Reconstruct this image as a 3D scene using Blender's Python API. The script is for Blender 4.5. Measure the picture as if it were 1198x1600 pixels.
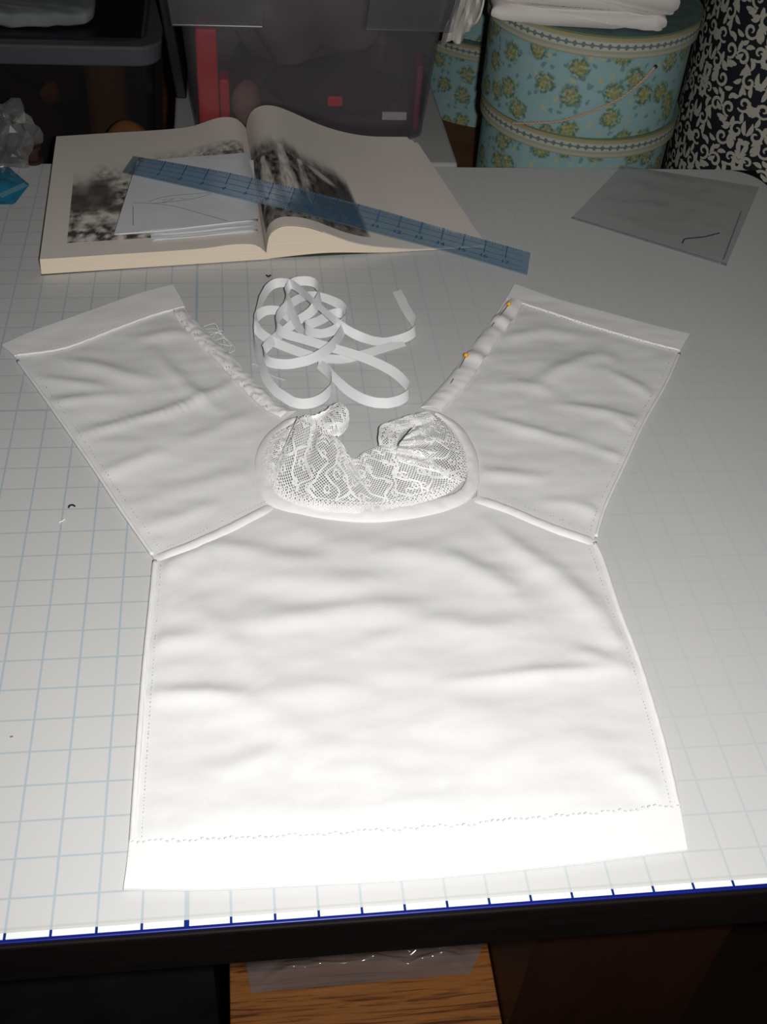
import bpy, bmesh, math, random
import numpy as np
from mathutils import Vector, Matrix, noise as mnoise

# ---------------------------------------------------------------- camera, world, light, exposure
for o in list(bpy.data.objects): bpy.data.objects.remove(o)
scn = bpy.context.scene
COL = scn.collection
R = np.array([[0.9918690783166138, -0.11012221352996335, 0.06378737780000455],
              [-0.029378710662372194, -0.685823493692586, -0.7271746879922792],
              [0.12382496856109423, 0.7193880966377698, -0.6834823652255344]])   # right, down, forward
CAM = np.array([0.14055673, -0.31524089, 0.62404212])
FPX = 1762.516                                                                   # focal length in pixels of a 1198x1600 frame
cd = bpy.data.cameras.new('camera'); cam = bpy.data.objects.new('camera', cd); COL.objects.link(cam)
cd.sensor_fit = 'VERTICAL'; cd.sensor_height = 24.0; cd.lens = FPX * 24.0 / 1600.0
cd.clip_start = 0.01; cd.clip_end = 50
cam.matrix_world = Matrix([[R[0][k], -R[1][k], -R[2][k], CAM[k]] for k in range(3)] + [[0, 0, 0, 1]])
scn.camera = cam

w = bpy.data.worlds.new('world'); scn.world = w; w.use_nodes = True
bg = w.node_tree.nodes['Background']; bg.inputs[0].default_value = (1.0, 0.86, 0.72, 1); bg.inputs[1].default_value = 0.012

fl = bpy.data.lights.new('camera_flash', 'SPOT'); fl.energy = 35.5; fl.spot_size = math.radians(104); fl.spot_blend = 1.0; fl.color = (1.0, 0.985, 0.965); fl.shadow_soft_size = 0.012
flo = bpy.data.objects.new('camera_flash', fl); COL.objects.link(flo)
flo.location = Vector(CAM) + Vector(R[0]) * 0.045 - Vector(R[1]) * 0.005 + Vector(R[2]) * 0.01
flo.rotation_euler = (Vector((0.30, 0.28, 0.0)) - flo.location).to_track_quat('-Z', 'Y').to_euler()

scn.view_settings.view_transform = 'Standard'; scn.view_settings.look = 'None'
scn.view_settings.gamma = 1.0; scn.view_settings.use_curve_mapping = False
scn.view_settings.exposure = 0.0

# ---------------------------------------------------------------- helpers
IN = 0.0254
rnd = random.Random(7)
def ray(x, y):
    return R.T @ np.array([(x - 599.0) / FPX, (y - 800.0) / FPX, 1.0])
def un(x, y, z=0.0):                       # the point at height z seen at photo pixel x, y
    d = ray(x, y); return CAM + d * ((z - CAM[2]) / d[2])
def uny(x, y, Y):                          # the point on the vertical plane y = Y
    d = ray(x, y); return CAM + d * ((Y - CAM[1]) / d[1])

def tag(o, label=None, cat=None, group=None, kind=None):
    if label: o['label'] = label
    if cat: o['category'] = cat
    if group: o['group'] = group
    if kind: o['kind'] = kind
    return o
def empty(name, loc=(0, 0, 0)):
    o = bpy.data.objects.new(name, None); COL.objects.link(o); o.location = loc; o.empty_display_size = 0.02
    return o
def setparent(o, p):
    if p is not None:
        o.parent = p
        o.matrix_parent_inverse = Matrix.Translation(-Vector(p.location)) if p.type == 'EMPTY' and p.parent is None else Matrix()
def mesh(name, verts, faces, mat, parent=None, smooth=False, uvs=None, cols=None, solid=None):
    me = bpy.data.meshes.new(name)
    me.from_pydata([tuple(map(float, v)) for v in verts], [], faces)
    if uvs is not None:
        l = me.uv_layers.new(name='UVMap')
        for lp in me.loops: l.data[lp.index].uv = uvs[lp.vertex_index]
    if cols is not None:
        a = me.color_attributes.new('print', 'FLOAT_COLOR', 'POINT')
        for i, c in enumerate(cols): a.data[i].color = (c[0], c[1], c[2], 1)
    if smooth:
        for p in me.polygons: p.use_smooth = True
    me.materials.append(mat)
    me.update()
    o = bpy.data.objects.new(name, me); COL.objects.link(o)
    setparent(o, parent)
    if solid:
        s = o.modifiers.new('thickness', 'SOLIDIFY'); s.thickness = solid; s.offset = -1
        e = o.modifiers.new('crisp_edges', 'EDGE_SPLIT'); e.split_angle = math.radians(60)
    return o
def join(parts):                           # parts: list of (verts, faces)
    V, F = [], []
    for v, f in parts:
        n = len(V); V.extend(v); F.extend([tuple(i + n for i in q) for q in f])
    return V, F
def box(x0, x1, y0, y1, z0, z1):
    v = [(x0, y0, z0), (x1, y0, z0), (x1, y1, z0), (x0, y1, z0), (x0, y0, z1), (x1, y0, z1), (x1, y1, z1), (x0, y1, z1)]
    f = [(3, 2, 1, 0), (4, 5, 6, 7), (0, 1, 5, 4), (1, 2, 6, 5), (2, 3, 7, 6), (3, 0, 4, 7)]
    return v, f
def bev(o, wd=0.002, seg=2):
    b = o.modifiers.new('bevel', 'BEVEL'); b.width = wd; b.segments = seg; b.limit_method = 'ANGLE'; return o
def spline(pts, n):                        # centripetal-ish Catmull-Rom resampled by arc length
    P = np.array(pts, float)
    if len(P) == 2:
        t = np.linspace(0, 1, n)[:, None]; return P[0] * (1 - t) + P[1] * t
    Q = np.vstack([2 * P[0] - P[1], P, 2 * P[-1] - P[-2]])
    out = []
    for i in range(1, len(Q) - 2):
        for t in np.linspace(0, 1, 24, endpoint=False):
            a, b, c, d = Q[i - 1], Q[i], Q[i + 1], Q[i + 2]
            out.append(0.5 * (2 * b + (c - a) * t + (2 * a - 5 * b + 4 * c - d) * t * t + (3 * b - 3 * c + d - a) * t ** 3))
    out.append(P[-1]); out = np.array(out)
    return resample(out, n)
def resample(P, n):
    P = np.array(P, float)
    s = np.r_[0, np.cumsum(np.linalg.norm(np.diff(P, axis=0), axis=1))]
    t = np.linspace(0, s[-1], n)
    return np.stack([np.interp(t, s, P[:, k]) for k in range(P.shape[1])], 1)
def poly(pts, n):                          # straight-sided polyline resampled
    return resample(pts, n)
def coons(b, t, l, r):                     # bottom, top run along u; left, right run along v
    nu, nv = len(b), len(l)
    u = np.linspace(0, 1, nu)[:, None, None]; v = np.linspace(0, 1, nv)[None, :, None]
    S = (1 - v) * b[:, None] + v * t[:, None] + (1 - u) * l[None] + u * r[None]
    S -= (1 - u) * (1 - v) * b[0] + u * (1 - v) * b[-1] + (1 - u) * v * t[0] + u * v * t[-1]
    return S
def gridfaces(nu, nv, flip=False):
    F = []
    for i in range(nu - 1):
        for j in range(nv - 1):
            q = (i * nv + j, (i + 1) * nv + j, (i + 1) * nv + j + 1, i * nv + j + 1)
            F.append(q[::-1] if flip else q)
    return F
def frames(P):
    T = np.gradient(P, axis=0); T /= np.linalg.norm(T, axis=1)[:, None] + 1e-12
    return T
def tube(P, r, seg=6, cap=True):
    P = np.array(P, float); T = frames(P); n = len(P)
    rr = np.full(n, r) if np.isscalar(r) else np.array(r)
    N = np.cross(T[0], [0, 0, 1.0])
    if np.linalg.norm(N) < 1e-4: N = np.array([1.0, 0, 0])
    N /= np.linalg.norm(N); V = []
    for i in range(n):
        N = N - T[i] * (N @ T[i]); N /= np.linalg.norm(N) + 1e-12; B = np.cross(T[i], N)
        for k in range(seg):
            a = 2 * math.pi * k / seg; V.append(P[i] + rr[i] * (math.cos(a) * N + math.sin(a) * B))
    F = [(i * seg + k, i * seg + (k + 1) % seg, (i + 1) * seg + (k + 1) % seg, (i + 1) * seg + k) for i in range(n - 1) for k in range(seg)]
    if cap: F += [tuple(range(seg))[::-1], tuple((n - 1) * seg + k for k in range(seg))]
    return V, F
def strap(P, W, N, th):                    # ribbon of width W along P lying in the surface with normals N, thickness th
    P = np.array(P, float); T = frames(P); n = len(P); V = []
    N = np.array(N, float)
    if N.ndim == 1: N = np.tile(N, (n, 1))
    W = np.full(n, W) if np.isscalar(W) else W
    for i in range(n):
        B = np.cross(T[i], N[i]); B /= np.linalg.norm(B) + 1e-12; Q = np.cross(B, T[i])
        for a, b in ((-1, -1), (1, -1), (1, 1), (-1, 1)): V.append(P[i] + B * a * W[i] / 2 + Q * b * th / 2)
    F = [(i * 4 + k, i * 4 + (k + 1) % 4, (i + 1) * 4 + (k + 1) % 4, (i + 1) * 4 + k) for i in range(n - 1) for k in range(4)]
    F += [(3, 2, 1, 0), tuple((n - 1) * 4 + k for k in range(4))]
    return V, F
def lathe(cx, cy, prof, seg=64, close=False):
    V = []; n = len(prof)
    for k in range(seg):
        a = 2 * math.pi * k / seg
        for r, z in prof: V.append((cx + r * math.cos(a), cy + r * math.sin(a), z))
    F = [(k * n + i, ((k + 1) % seg) * n + i, ((k + 1) % seg) * n + i + 1, k * n + i + 1) for k in range(seg) for i in range(n - 1)]
    return V, F
def nz(x, y, z=0.0, s=1.0): return mnoise.noise(Vector((x * s, y * s, z)))

# ---------------------------------------------------------------- materials
def mat(name, col, rough=0.6, spec=0.3, metal=0.0, trans=0.0, alpha=1.0, ior=1.45, sheen=0.0):
    m = bpy.data.materials.new(name); m.use_nodes = True
    b = m.node_tree.nodes['Principled BSDF']
    b.inputs['Base Color'].default_value = (*col, 1); b.inputs['Roughness'].default_value = rough
    b.inputs['Specular IOR Level'].default_value = spec; b.inputs['Metallic'].default_value = metal
    b.inputs['Transmission Weight'].default_value = trans; b.inputs['Alpha'].default_value = alpha; b.inputs['IOR'].default_value = ior
    b.inputs['Sheen Weight'].default_value = sheen
    return m
class NT:
    def __init__(s, m): s.m = m; s.t = m.node_tree; s.b = s.t.nodes['Principled BSDF']
    def n(s, ty, **kw):
        x = s.t.nodes.new(ty)
        for k, v in kw.items(): setattr(x, k, v)
        return x
    def l(s, a, b): s.t.links.new(a, b)
    def math(s, op, a, b=None, c=None):
        x = s.n('ShaderNodeMath', operation=op)
        for i, v in enumerate((a, b, c)):
            if v is None: continue
            if isinstance(v, (int, float)): x.inputs[i].default_value = v
            else: s.l(v, x.inputs[i])
        return x.outputs[0]
    def mix(s, fac, a, b):
        x = s.n('ShaderNodeMix', data_type='RGBA')
        for i, v in ((0, fac), (6, a), (7, b)):
            if isinstance(v, (int, float)): x.inputs[i].default_value = v
            elif isinstance(v, tuple): x.inputs[i].default_value = (*v, 1)
            else: s.l(v, x.inputs[i])
        return x.outputs[2]
    def noise(s, co, sc, det=3, rough=0.5, dist=0.0):
        x = s.n('ShaderNodeTexNoise'); x.inputs['Scale'].default_value = sc; x.inputs['Detail'].default_value = det
        x.inputs['Roughness'].default_value = rough; x.inputs['Distortion'].default_value = dist
        if co is not None: s.l(co, x.inputs['Vector'])
        return x.outputs['Fac']
    def co(s, which='Object'): return s.n('ShaderNodeTexCoord').outputs[which]
    def sep(s, v):
        x = s.n('ShaderNodeSeparateXYZ'); s.l(v, x.inputs[0]); return x.outputs
    def ramp(s, f, stops):
        x = s.n('ShaderNodeValToRGB'); e = x.color_ramp.elements
        while len(e) < len(stops): e.new(0.5)
        for k, (p, c) in enumerate(stops): e[k].position = p; e[k].color = (*c, 1)
        s.l(f, x.inputs[0]); return x.outputs[0]
    def bump(s, h, st=0.3, dist=0.001):
        x = s.n('ShaderNodeBump'); x.inputs['Strength'].default_value = st; x.inputs['Distance'].default_value = dist
        s.l(h, x.inputs['Height']); s.l(x.outputs[0], s.b.inputs['Normal'])
    def color(s, c): s.l(c, s.b.inputs['Base Color'])

def cloth_mat(name, col, weave=True, st=0.25):
    m = mat(name, col, 0.95, 0.1, sheen=0.05); t = NT(m); co = t.co()
    n1 = t.noise(co, 55, 4, 0.6); n2 = t.noise(co, 900, 2)
    t.color(t.mix(n1, tuple(c * 0.955 for c in col), tuple(min(1, c * 1.03) for c in col)))
    t.bump(t.math('ADD', t.math('MULTIPLY', n1, 0.35), t.math('MULTIPLY', n2, 0.35)), st, 0.0010)
    return m
M = {}
M['cotton'] = cloth_mat('white_cotton_single_layer', (0.71, 0.712, 0.71))
M['cotton2'] = cloth_mat('white_cotton_double_layer', (0.775, 0.765, 0.76), st=0.15)
M['binding'] = cloth_mat('white_cotton_binding', (0.80, 0.78, 0.77), st=0.12)
M['thread'] = mat('white_thread', (0.82, 0.81, 0.79), 0.8)
M['stitch'] = mat('shaded_stitch_thread', (0.55, 0.55, 0.54), 0.8)  # grey puts the shade of the sunken stitches into the thread colour
M['lace'] = mat('white_lace_thread', (0.90, 0.90, 0.89), 0.8, 0.2)
M['black_thread'] = mat('black_thread', (0.02, 0.022, 0.025), 0.7)
M['orange'] = mat('amber_plastic_pin_head', (0.85, 0.42, 0.05), 0.25, 0.5)
M['steel'] = mat('pin_steel', (0.30, 0.30, 0.32), 0.4, 0.5, metal=0.6)

# ---------------------------------------------------------------- room shell
def noisy(name, c0, c1, sc=6, rough=0.8, stretch=None, bump=0.0, det=5):
    m = mat(name, c0, rough, 0.25 if max(c0) > 0.01 else 0.08); t = NT(m); co = t.co()
    if stretch:
        mp = t.n('ShaderNodeMapping'); mp.inputs['Scale'].default_value = stretch; t.l(co, mp.inputs[0]); co = mp.outputs[0]
    f = t.noise(co, sc, det, 0.6)
    t.color(t.ramp(f, [(0.3, c0), (0.7, c1)]))
    if bump: t.bump(f, bump, 0.002)
    return m
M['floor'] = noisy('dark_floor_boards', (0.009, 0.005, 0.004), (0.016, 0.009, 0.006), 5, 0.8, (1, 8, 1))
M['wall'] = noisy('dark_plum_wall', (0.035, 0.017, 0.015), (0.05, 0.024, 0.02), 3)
FZ = -0.90
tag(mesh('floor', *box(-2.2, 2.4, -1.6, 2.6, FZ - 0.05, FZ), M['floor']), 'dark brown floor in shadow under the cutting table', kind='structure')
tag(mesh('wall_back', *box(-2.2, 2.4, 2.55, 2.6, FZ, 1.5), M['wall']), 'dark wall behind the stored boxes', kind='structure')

# ---------------------------------------------------------------- cutting table
MX0, MX1, MY1 = -23 * IN, 31.1 * IN, 37.15 * IN
M['blackwood'] = noisy('black_painted_table', (0.004, 0.0028, 0.003), (0.007, 0.005, 0.0048), 14, 0.6, (1, 6, 6))
tbl = empty('cutting_table', (0.1, 0.47, FZ))
tag(tbl, 'black cutting table with a thick dark apron under the grid mat', 'table')
bev(mesh('table_top', *box(MX0 - 0.002, MX1 + 0.002, -0.004, MY1 + 0.003, -0.026, -0.0018), M['blackwood'], tbl), 0.0015)
AP = -0.0455
bev(mesh('apron', *box(MX0 + 0.02, MX1 - 0.02, -0.0025, 0.02, AP, -0.026), M['blackwood'], tbl), 0.001)
bev(mesh('apron', *box(MX0 + 0.02, MX1 - 0.02, MY1 - 0.03, MY1 - 0.01, AP, -0.026), M['blackwood'], tbl), 0.001)
bev(mesh('apron', *box(MX1 - 0.04, MX1 - 0.02, 0.02, MY1 - 0.03, AP, -0.026), M['blackwood'], tbl), 0.001)
bev(mesh('apron', *box(MX0 + 0.02, MX0 + 0.04, 0.02, MY1 - 0.03, AP, -0.026), M['blackwood'], tbl), 0.001)
for lx in (MX0 + 0.07, MX1 - 0.07):
    for ly in (0.06, MY1 - 0.08):
        bev(mesh('leg', *box(lx - 0.03, lx + 0.03, ly - 0.03, ly + 0.03, FZ, -0.026), M['blackwood'], tbl), 0.003)

# ---------------------------------------------------------------- gridded cutting mat
mm = mat('translucent_grid_mat', (0.56, 0.56, 0.55), 0.38, 0.35); t = NT(mm); co = t.co(); X, Y, Z = t.sep(co)
def gridline(c, wd):
    q = t.math('DIVIDE', c, IN); fr = t.math('ABSOLUTE', t.math('SUBTRACT', q, t.math('ROUND', q)))
    x = t.n('ShaderNodeMapRange', interpolation_type='SMOOTHSTEP'); t.l(fr, x.inputs[0])
    x.inputs[1].default_value = wd; x.inputs[2].default_value = wd * 0.35; x.inputs[3].default_value = 0; x.inputs[4].default_value = 1
    return x.outputs[0]
def bold(c, at, wd):
    fr = t.math('ABSOLUTE', t.math('SUBTRACT', c, at * IN)); x = t.n('ShaderNodeMapRange', interpolation_type='SMOOTHSTEP'); t.l(fr, x.inputs[0])
    x.inputs[1].default_value = wd * IN; x.inputs[2].default_value = wd * 0.5 * IN; x.inputs[3].default_value = 0; x.inputs[4].default_value = 1
    return x.outputs[0]
lx_ = t.math('MAXIMUM', gridline(X, 0.042), bold(X, 4, 0.075)); ly_ = t.math('MAXIMUM', gridline(Y, 0.036), bold(Y, 19, 0.07))
# grid lines fade towards the right, less near the front, unevenly by noise
line_fade = t.n('ShaderNodeMapRange', interpolation_type='SMOOTHSTEP'); t.l(X, line_fade.inputs[0])
line_fade.inputs[1].default_value = 0.05; line_fade.inputs[2].default_value = 0.45; line_fade.inputs[3].default_value = 1.0; line_fade.inputs[4].default_value = 0.22
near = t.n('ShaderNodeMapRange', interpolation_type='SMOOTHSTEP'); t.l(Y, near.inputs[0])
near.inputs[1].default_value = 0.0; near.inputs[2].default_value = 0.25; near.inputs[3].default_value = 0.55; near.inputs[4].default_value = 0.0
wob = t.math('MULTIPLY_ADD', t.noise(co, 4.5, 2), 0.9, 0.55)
strength = t.math('MINIMUM', t.math('MULTIPLY', t.math('MAXIMUM', line_fade.outputs[0], near.outputs[0]), wob), 1.0)
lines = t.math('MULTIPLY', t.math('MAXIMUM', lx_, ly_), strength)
basec = t.mix(t.noise(co, 9, 4), (0.545, 0.55, 0.545), (0.575, 0.575, 0.565))
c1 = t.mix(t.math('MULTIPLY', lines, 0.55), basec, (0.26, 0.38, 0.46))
# bare printed rim along the front edge
rimd = t.math('ADD', Y, t.math('MULTIPLY', t.noise(co, 26, 2), 0.0012))
rim = t.math('LESS_THAN', rimd, 0.0050)
rimc = t.mix(t.math('GREATER_THAN', lx_, 0.35), (0.80, 0.85, 0.82), (0.004, 0.02, 0.16))
edge = t.math('LESS_THAN', Y, 0.0006)
c2 = t.mix(rim, c1, rimc); c3 = t.mix(edge, c2, (0.004, 0.010, 0.16))
seamline = t.math('MULTIPLY', t.math('COMPARE', Y, 0.0068, 0.0007), 0.35)
t.color(t.mix(seamline, c3, (0.40, 0.40, 0.33)))
t.bump(t.noise(co, 1400, 2), 0.03, 0.0004)
n = 14; V = []
cr = 0.045
def rc(cx, cy, a0): return [(cx + cr * math.cos(a0 + k / n * math.pi / 2), cy + cr * math.sin(a0 + k / n * math.pi / 2)) for k in range(n + 1)]
ol = [(MX0, -0.0016), (MX1, -0.0016)] + rc(MX1 - cr, MY1 - cr, 0) + rc(MX0 + cr, MY1 - cr, math.pi / 2)
k = len(ol)
V = [(x, y, -0.0018) for x, y in ol] + [(x, y, 0.0) for x, y in ol]
F = [tuple(range(k, 2 * k)), tuple(range(k))[::-1]] + [(i, (i + 1) % k, k + (i + 1) % k, k + i) for i in range(k)]
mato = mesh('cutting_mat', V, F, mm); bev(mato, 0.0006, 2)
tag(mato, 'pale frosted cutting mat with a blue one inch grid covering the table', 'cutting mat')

# ================================================================ back of the table: sideboard and stored boxes
SB = -0.19
M['sidewood'] = noisy('brown_sideboard_wood', (0.10, 0.042, 0.016), (0.16, 0.068, 0.026), 7, 0.5, (1, 7, 7))
sb = empty('sideboard', (0.4, 1.4, FZ)); tag(sb, 'brown wooden sideboard behind the table carrying hat boxes and totes', 'sideboard')
bev(mesh('top', *box(-0.75, 1.5, 0.972, 1.98, SB - 0.03, SB), M['sidewood'], sb), 0.003)
for x0 in (-0.73, -0.19, 0.35, 0.89):
    bev(mesh('door', *box(x0, x0 + 0.535, 0.978, 0.998, FZ + 0.06, SB - 0.032), M['sidewood'], sb), 0.003)
mesh('carcass', *box(-0.74, 1.49, 0.998, 1.97, FZ, SB - 0.03), M['sidewood'], sb)
M['mahog'] = noisy('dark_mahogany', (0.045, 0.013, 0.007), (0.075, 0.022, 0.011), 7, 0.45, (7, 7, 1))
bk = empty('bookcase', (0.9, 2.3, FZ)); tag(bk, 'dark reddish wooden bookcase side behind the round boxes', 'bookcase')
mesh('side_panel', *box(0.55, 1.9, 2.02, 2.05, FZ, 1.3), M['mahog'], bk)
mesh('stile', *box(1.05, 1.12, 2.0, 2.02, FZ, 1.3), M['mahog'], bk)
mesh('body', *box(0.57, 1.88, 2.05, 2.4, FZ, 1.3), M['mahog'], bk)

def tote_body(x0, x1, y0, y1, z0, z1, tap, th=0.002, r=0.02, seg=6):
    # open tapered box with rounded vertical corners: outer and inner skins
    def ring(x0, x1, y0, y1, z):
        out = []
        for cx, cy, a0 in ((x1 - r, y1 - r, 0), (x0 + r, y1 - r, 1), (x0 + r, y0 + r, 2), (x1 - r, y0 + r, 3)):
            for k in range(seg + 1):
                a = (a0 + k / seg) * math.pi / 2; out.append((cx + r * math.cos(a), cy + r * math.sin(a), z))
        return out
    rings = [ring(x0, x1, y0, y1, z0), ring(x0 - tap, x1 + tap, y0 - tap, y1 + tap, z1),
             ring(x0 - tap + th, x1 + tap - th, y0 - tap + th, y1 + tap - th, z1), ring(x0 + th, x1 - th, y0 + th, y1 - th, z0 + th)]
    k = len(rings[0]); V = [v for q in rings for v in q]
    F = [(i * k + j, i * k + (j + 1) % k, (i + 1) * k + (j + 1) % k, (i + 1) * k + j) for i in range(3) for j in range(k)]
    F += [tuple(range(k))[::-1], tuple(range(3 * k, 4 * k))]
    return V, F
def clear_plastic(name, tint, haze, rough=0.25):
    m = bpy.data.materials.new(name); m.use_nodes = True; nt = m.node_tree; nt.nodes.clear()
    o = nt.nodes.new('ShaderNodeOutputMaterial'); tr = nt.nodes.new('ShaderNodeBsdfTransparent'); tr.inputs[0].default_value = (*tint, 1)
    di = nt.nodes.new('ShaderNodeBsdfDiffuse'); di.inputs[0].default_value = (0.42, 0.41, 0.42, 1)
    gl = nt.nodes.new('ShaderNodeBsdfGlossy'); gl.inputs[0].default_value = (0.9, 0.9, 0.9, 1); gl.inputs['Roughness'].default_value = rough
    a = nt.nodes.new('ShaderNodeMixShader'); b = nt.nodes.new('ShaderNodeMixShader'); lw = nt.nodes.new('ShaderNodeLayerWeight'); lw.inputs[0].default_value = 0.5
    pw = nt.nodes.new('ShaderNodeMath'); pw.operation = 'POWER'; pw.inputs[1].default_value = 4.0; nt.links.new(lw.outputs['Facing'], pw.inputs[0])
    fr = nt.nodes.new('ShaderNodeMath'); fr.operation = 'MULTIPLY_ADD'; fr.inputs[1].default_value = 0.5; fr.inputs[2].default_value = 0.04; nt.links.new(pw.outputs[0], fr.inputs[0])
    a.inputs[0].default_value = haze
    nt.links.new(tr.outputs[0], a.inputs[1]); nt.links.new(di.outputs[0], a.inputs[2])
    nt.links.new(fr.outputs[0], b.inputs[0]); nt.links.new(a.outputs[0], b.inputs[1]); nt.links.new(gl.outputs[0], b.inputs[2])
    nt.links.new(b.outputs[0], o.inputs[0]); return m
M['binplastic'] = clear_plastic('smoky_clear_plastic', (0.80, 0.775, 0.80), 0.055)
M['rimplastic'] = clear_plastic('smoky_clear_plastic_rim', (0.78, 0.77, 0.80), 0.07)
M['greylid'] = mat('grey_plastic_lid', (0.34, 0.34, 0.34), 0.4, 0.4)

# grey lidded tote level with the mat; the clear bin stands on its lid
gt = empty('lidded_tote', (0.24, 1.15, SB)); tag(gt, 'flat grey lidded tote level with the mat under the clear bin', 'storage tote')
bev(mesh('lid', *box(0.070, 0.413, 0.953, 1.36, -0.022, 0.0), M['greylid'], gt), 0.004, 3)
mesh('body', *tote_body(0.085, 0.39, 0.985, 1.335, SB, -0.022, 0.008), M['greylid'], gt)

# clear bin
bx0, bx1, by0, by1 = 0.097, 0.379, 1.018, 1.32
cb = empty('clear_bin', (0.24, 1.17, 0.0)); tag(cb, 'tall smoky clear plastic bin full of craft supplies behind the book', 'storage bin')
mesh('body', *tote_body(bx0, bx1, by0, by1, 0.0006, 0.215, 0.016), M['binplastic'], cb)
zr = 0.138
def slab(x0, x1, y0, y1, z0, z1): return box(x0, x1, y0, y1, z0, z1)
tp = 0.016 * zr / 0.215
ex = 0.0075
for (a, b) in ((bx0 - tp - ex - 0.002, bx0 + 0.083), (bx1 - 0.082, bx1 + tp + ex + 0.002)):
    yy = by0 - tp - ex
    V = [(a, yy, zr), (b, yy, zr), (b, yy + 0.004, zr), (a, yy + 0.004, zr), (a - (0.008 if a < 0.2 else -0.006), yy - 0.006, 0.215), (b + (0.006 if a < 0.2 else 0.008), yy - 0.006, 0.215),
         (b + (0.006 if a < 0.2 else 0.008), yy - 0.002, 0.215), (a - (0.008 if a < 0.2 else -0.006), yy - 0.002, 0.215)]
    bev(mesh('rim_skirt', V, box(0, 1, 0, 1, 0, 1)[1], M['rimplastic'], cb), 0.0012)
mesh('rim', *tote_body(bx0 - 0.022, bx1 + 0.022, by0 - 0.022, by1 + 0.022, 0.212, 0.218, 0.001, 0.008), M['rimplastic'], cb)
# things in the bin
M['red'] = mat('bright_red_plastic', (0.75, 0.02, 0.03), 0.5, 0.3)
M['darkcloth'] = noisy('black_fabric', (0.012, 0.013, 0.018), (0.03, 0.032, 0.042), 25, 0.9, bump=0.5)
M['gauze'] = noisy('grey_brown_gauze', (0.16, 0.135, 0.13), (0.26, 0.22, 0.21), 14, 0.95, bump=0.6)
M['beige'] = noisy('beige_felt', (0.28, 0.19, 0.15), (0.36, 0.25, 0.19), 20, 0.95)
M['paperwhite'] = noisy('white_paper', (0.66, 0.64, 0.60), (0.72, 0.70, 0.66), 8, 0.8)
M['magenta'] = mat('magenta_plastic', (0.25, 0.03, 0.11), 0.5)
def lump(cx, cy, cz, rx, ry, rz, sc=30, amp=0.25, seed=0.0, nu=28, nv=16, flat=None):
    V, F = [], []
    for i in range(nu):
        for j in range(nv):
            a = 2 * math.pi * i / nu; b = -math.pi / 2 + math.pi * j / (nv - 1)
            d = np.array([math.cos(a) * math.cos(b), math.sin(a) * math.cos(b), math.sin(b)])
            k = 1 + amp * nz(d[0] + seed, d[1], d[2] + seed, 1.0 * sc / 12.0)
            p = np.array([cx + d[0] * rx * k, cy + d[1] * ry * k, cz + d[2] * rz * k])
            if flat is not None: p[2] = max(p[2], flat)
            V.append(p)
    F = [(i * nv + j, ((i + 1) % nu) * nv + j, ((i + 1) % nu) * nv + j + 1, i * nv + j + 1) for i in range(nu) for j in range(nv - 1)]
    return V, F
tag(bev(mesh('red_case', *box(0.102, 0.127, 1.03, 1.075, 0.004, 0.125), M['red']), 0.003), 'tall narrow red case standing in the left end of the clear bin', 'case')
tag(bev(mesh('red_spool_box', *box(0.128, 0.1395, 1.03, 1.06, 0.004, 0.066), M['red']), 0.003), 'short red box beside the tall red case in the clear bin', 'box')
tag(mesh('felt_roll', *lump(0.160, 1.05, 0.03, 0.019, 0.019, 0.027, 10, 0.15, 1.0, flat=0.004), M['beige'], smooth=True), 'beige felt bundle next to the red box in the clear bin', 'felt')
tag(mesh('dark_fabric', *lump(0.27, 1.085, 0.035, 0.083, 0.042, 0.032, 24, 0.35, 3.0, 48, 24, flat=0.004), M['darkcloth'], smooth=True), 'heap of dark fabric at the bottom of the clear bin', 'fabric')
tag(mesh('gauze_fabric', *lump(0.235, 1.235, 0.095, 0.105, 0.055, 0.084, 26, 0.28, 5.0, 56, 30, flat=0.006), M['gauze'], smooth=True), 'grey gauzy fabric bunched in the upper clear bin', 'fabric')
tag(bev(mesh('magenta_case', *box(0.367, 0.3745, 1.035, 1.075, 0.004, 0.085), M['magenta']), 0.002), 'thin magenta case at the right end of the clear bin', 'case')
Vt, Ft = box(0.3265, 0.357, 1.0275, 1.0305, 0.020, 0.030)
tag(bev(mesh('paper_tag', Vt, Ft, M['paperwhite']), 0.0005), 'small white paper tag against the front of the clear bin', 'tag')
tag(bev(mesh('red_button_card', *box(0.258, 0.276, 1.024, 1.028, 0.038, 0.050), M['red']), 0.001), 'small red card on the dark fabric in the clear bin', 'card')

# dark tote at the left
M['darkplastic'] = clear_plastic('dark_clear_plastic', (0.62, 0.60, 0.60), 0.02)
M['darkrim'] = mat('dim_grey_plastic_rim', (0.085, 0.09, 0.10), 0.35, 0.5); M['blackplastic'] = mat('black_plastic', (0.012, 0.012, 0.018), 0.4, 0.4)
lt = empty('dark_tote', (-0.2, 1.25, SB)); tag(lt, 'dark see-through tote with a grey rim at the left behind the book', 'storage tote')
mesh('body', *tote_body(-0.56, 0.034, 1.115, 1.42, SB, 0.052, 0.014), M['darkplastic'], lt)
bev(mesh('rim', *tote_body(-0.585, 0.056, 1.096, 1.443, 0.052, 0.078, 0.003, 0.02, 0.03), M['darkrim'], lt), 0.004, 3)
mesh('lid_panel', *box(-0.56, 0.032, 1.12, 1.42, 0.072, 0.0785), M['blackplastic'], lt)
M['dimpaper'] = noisy('dim_grey_fabric', (0.17, 0.19, 0.20), (0.26, 0.28, 0.28), 30, 0.9, bump=0.4)
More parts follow.
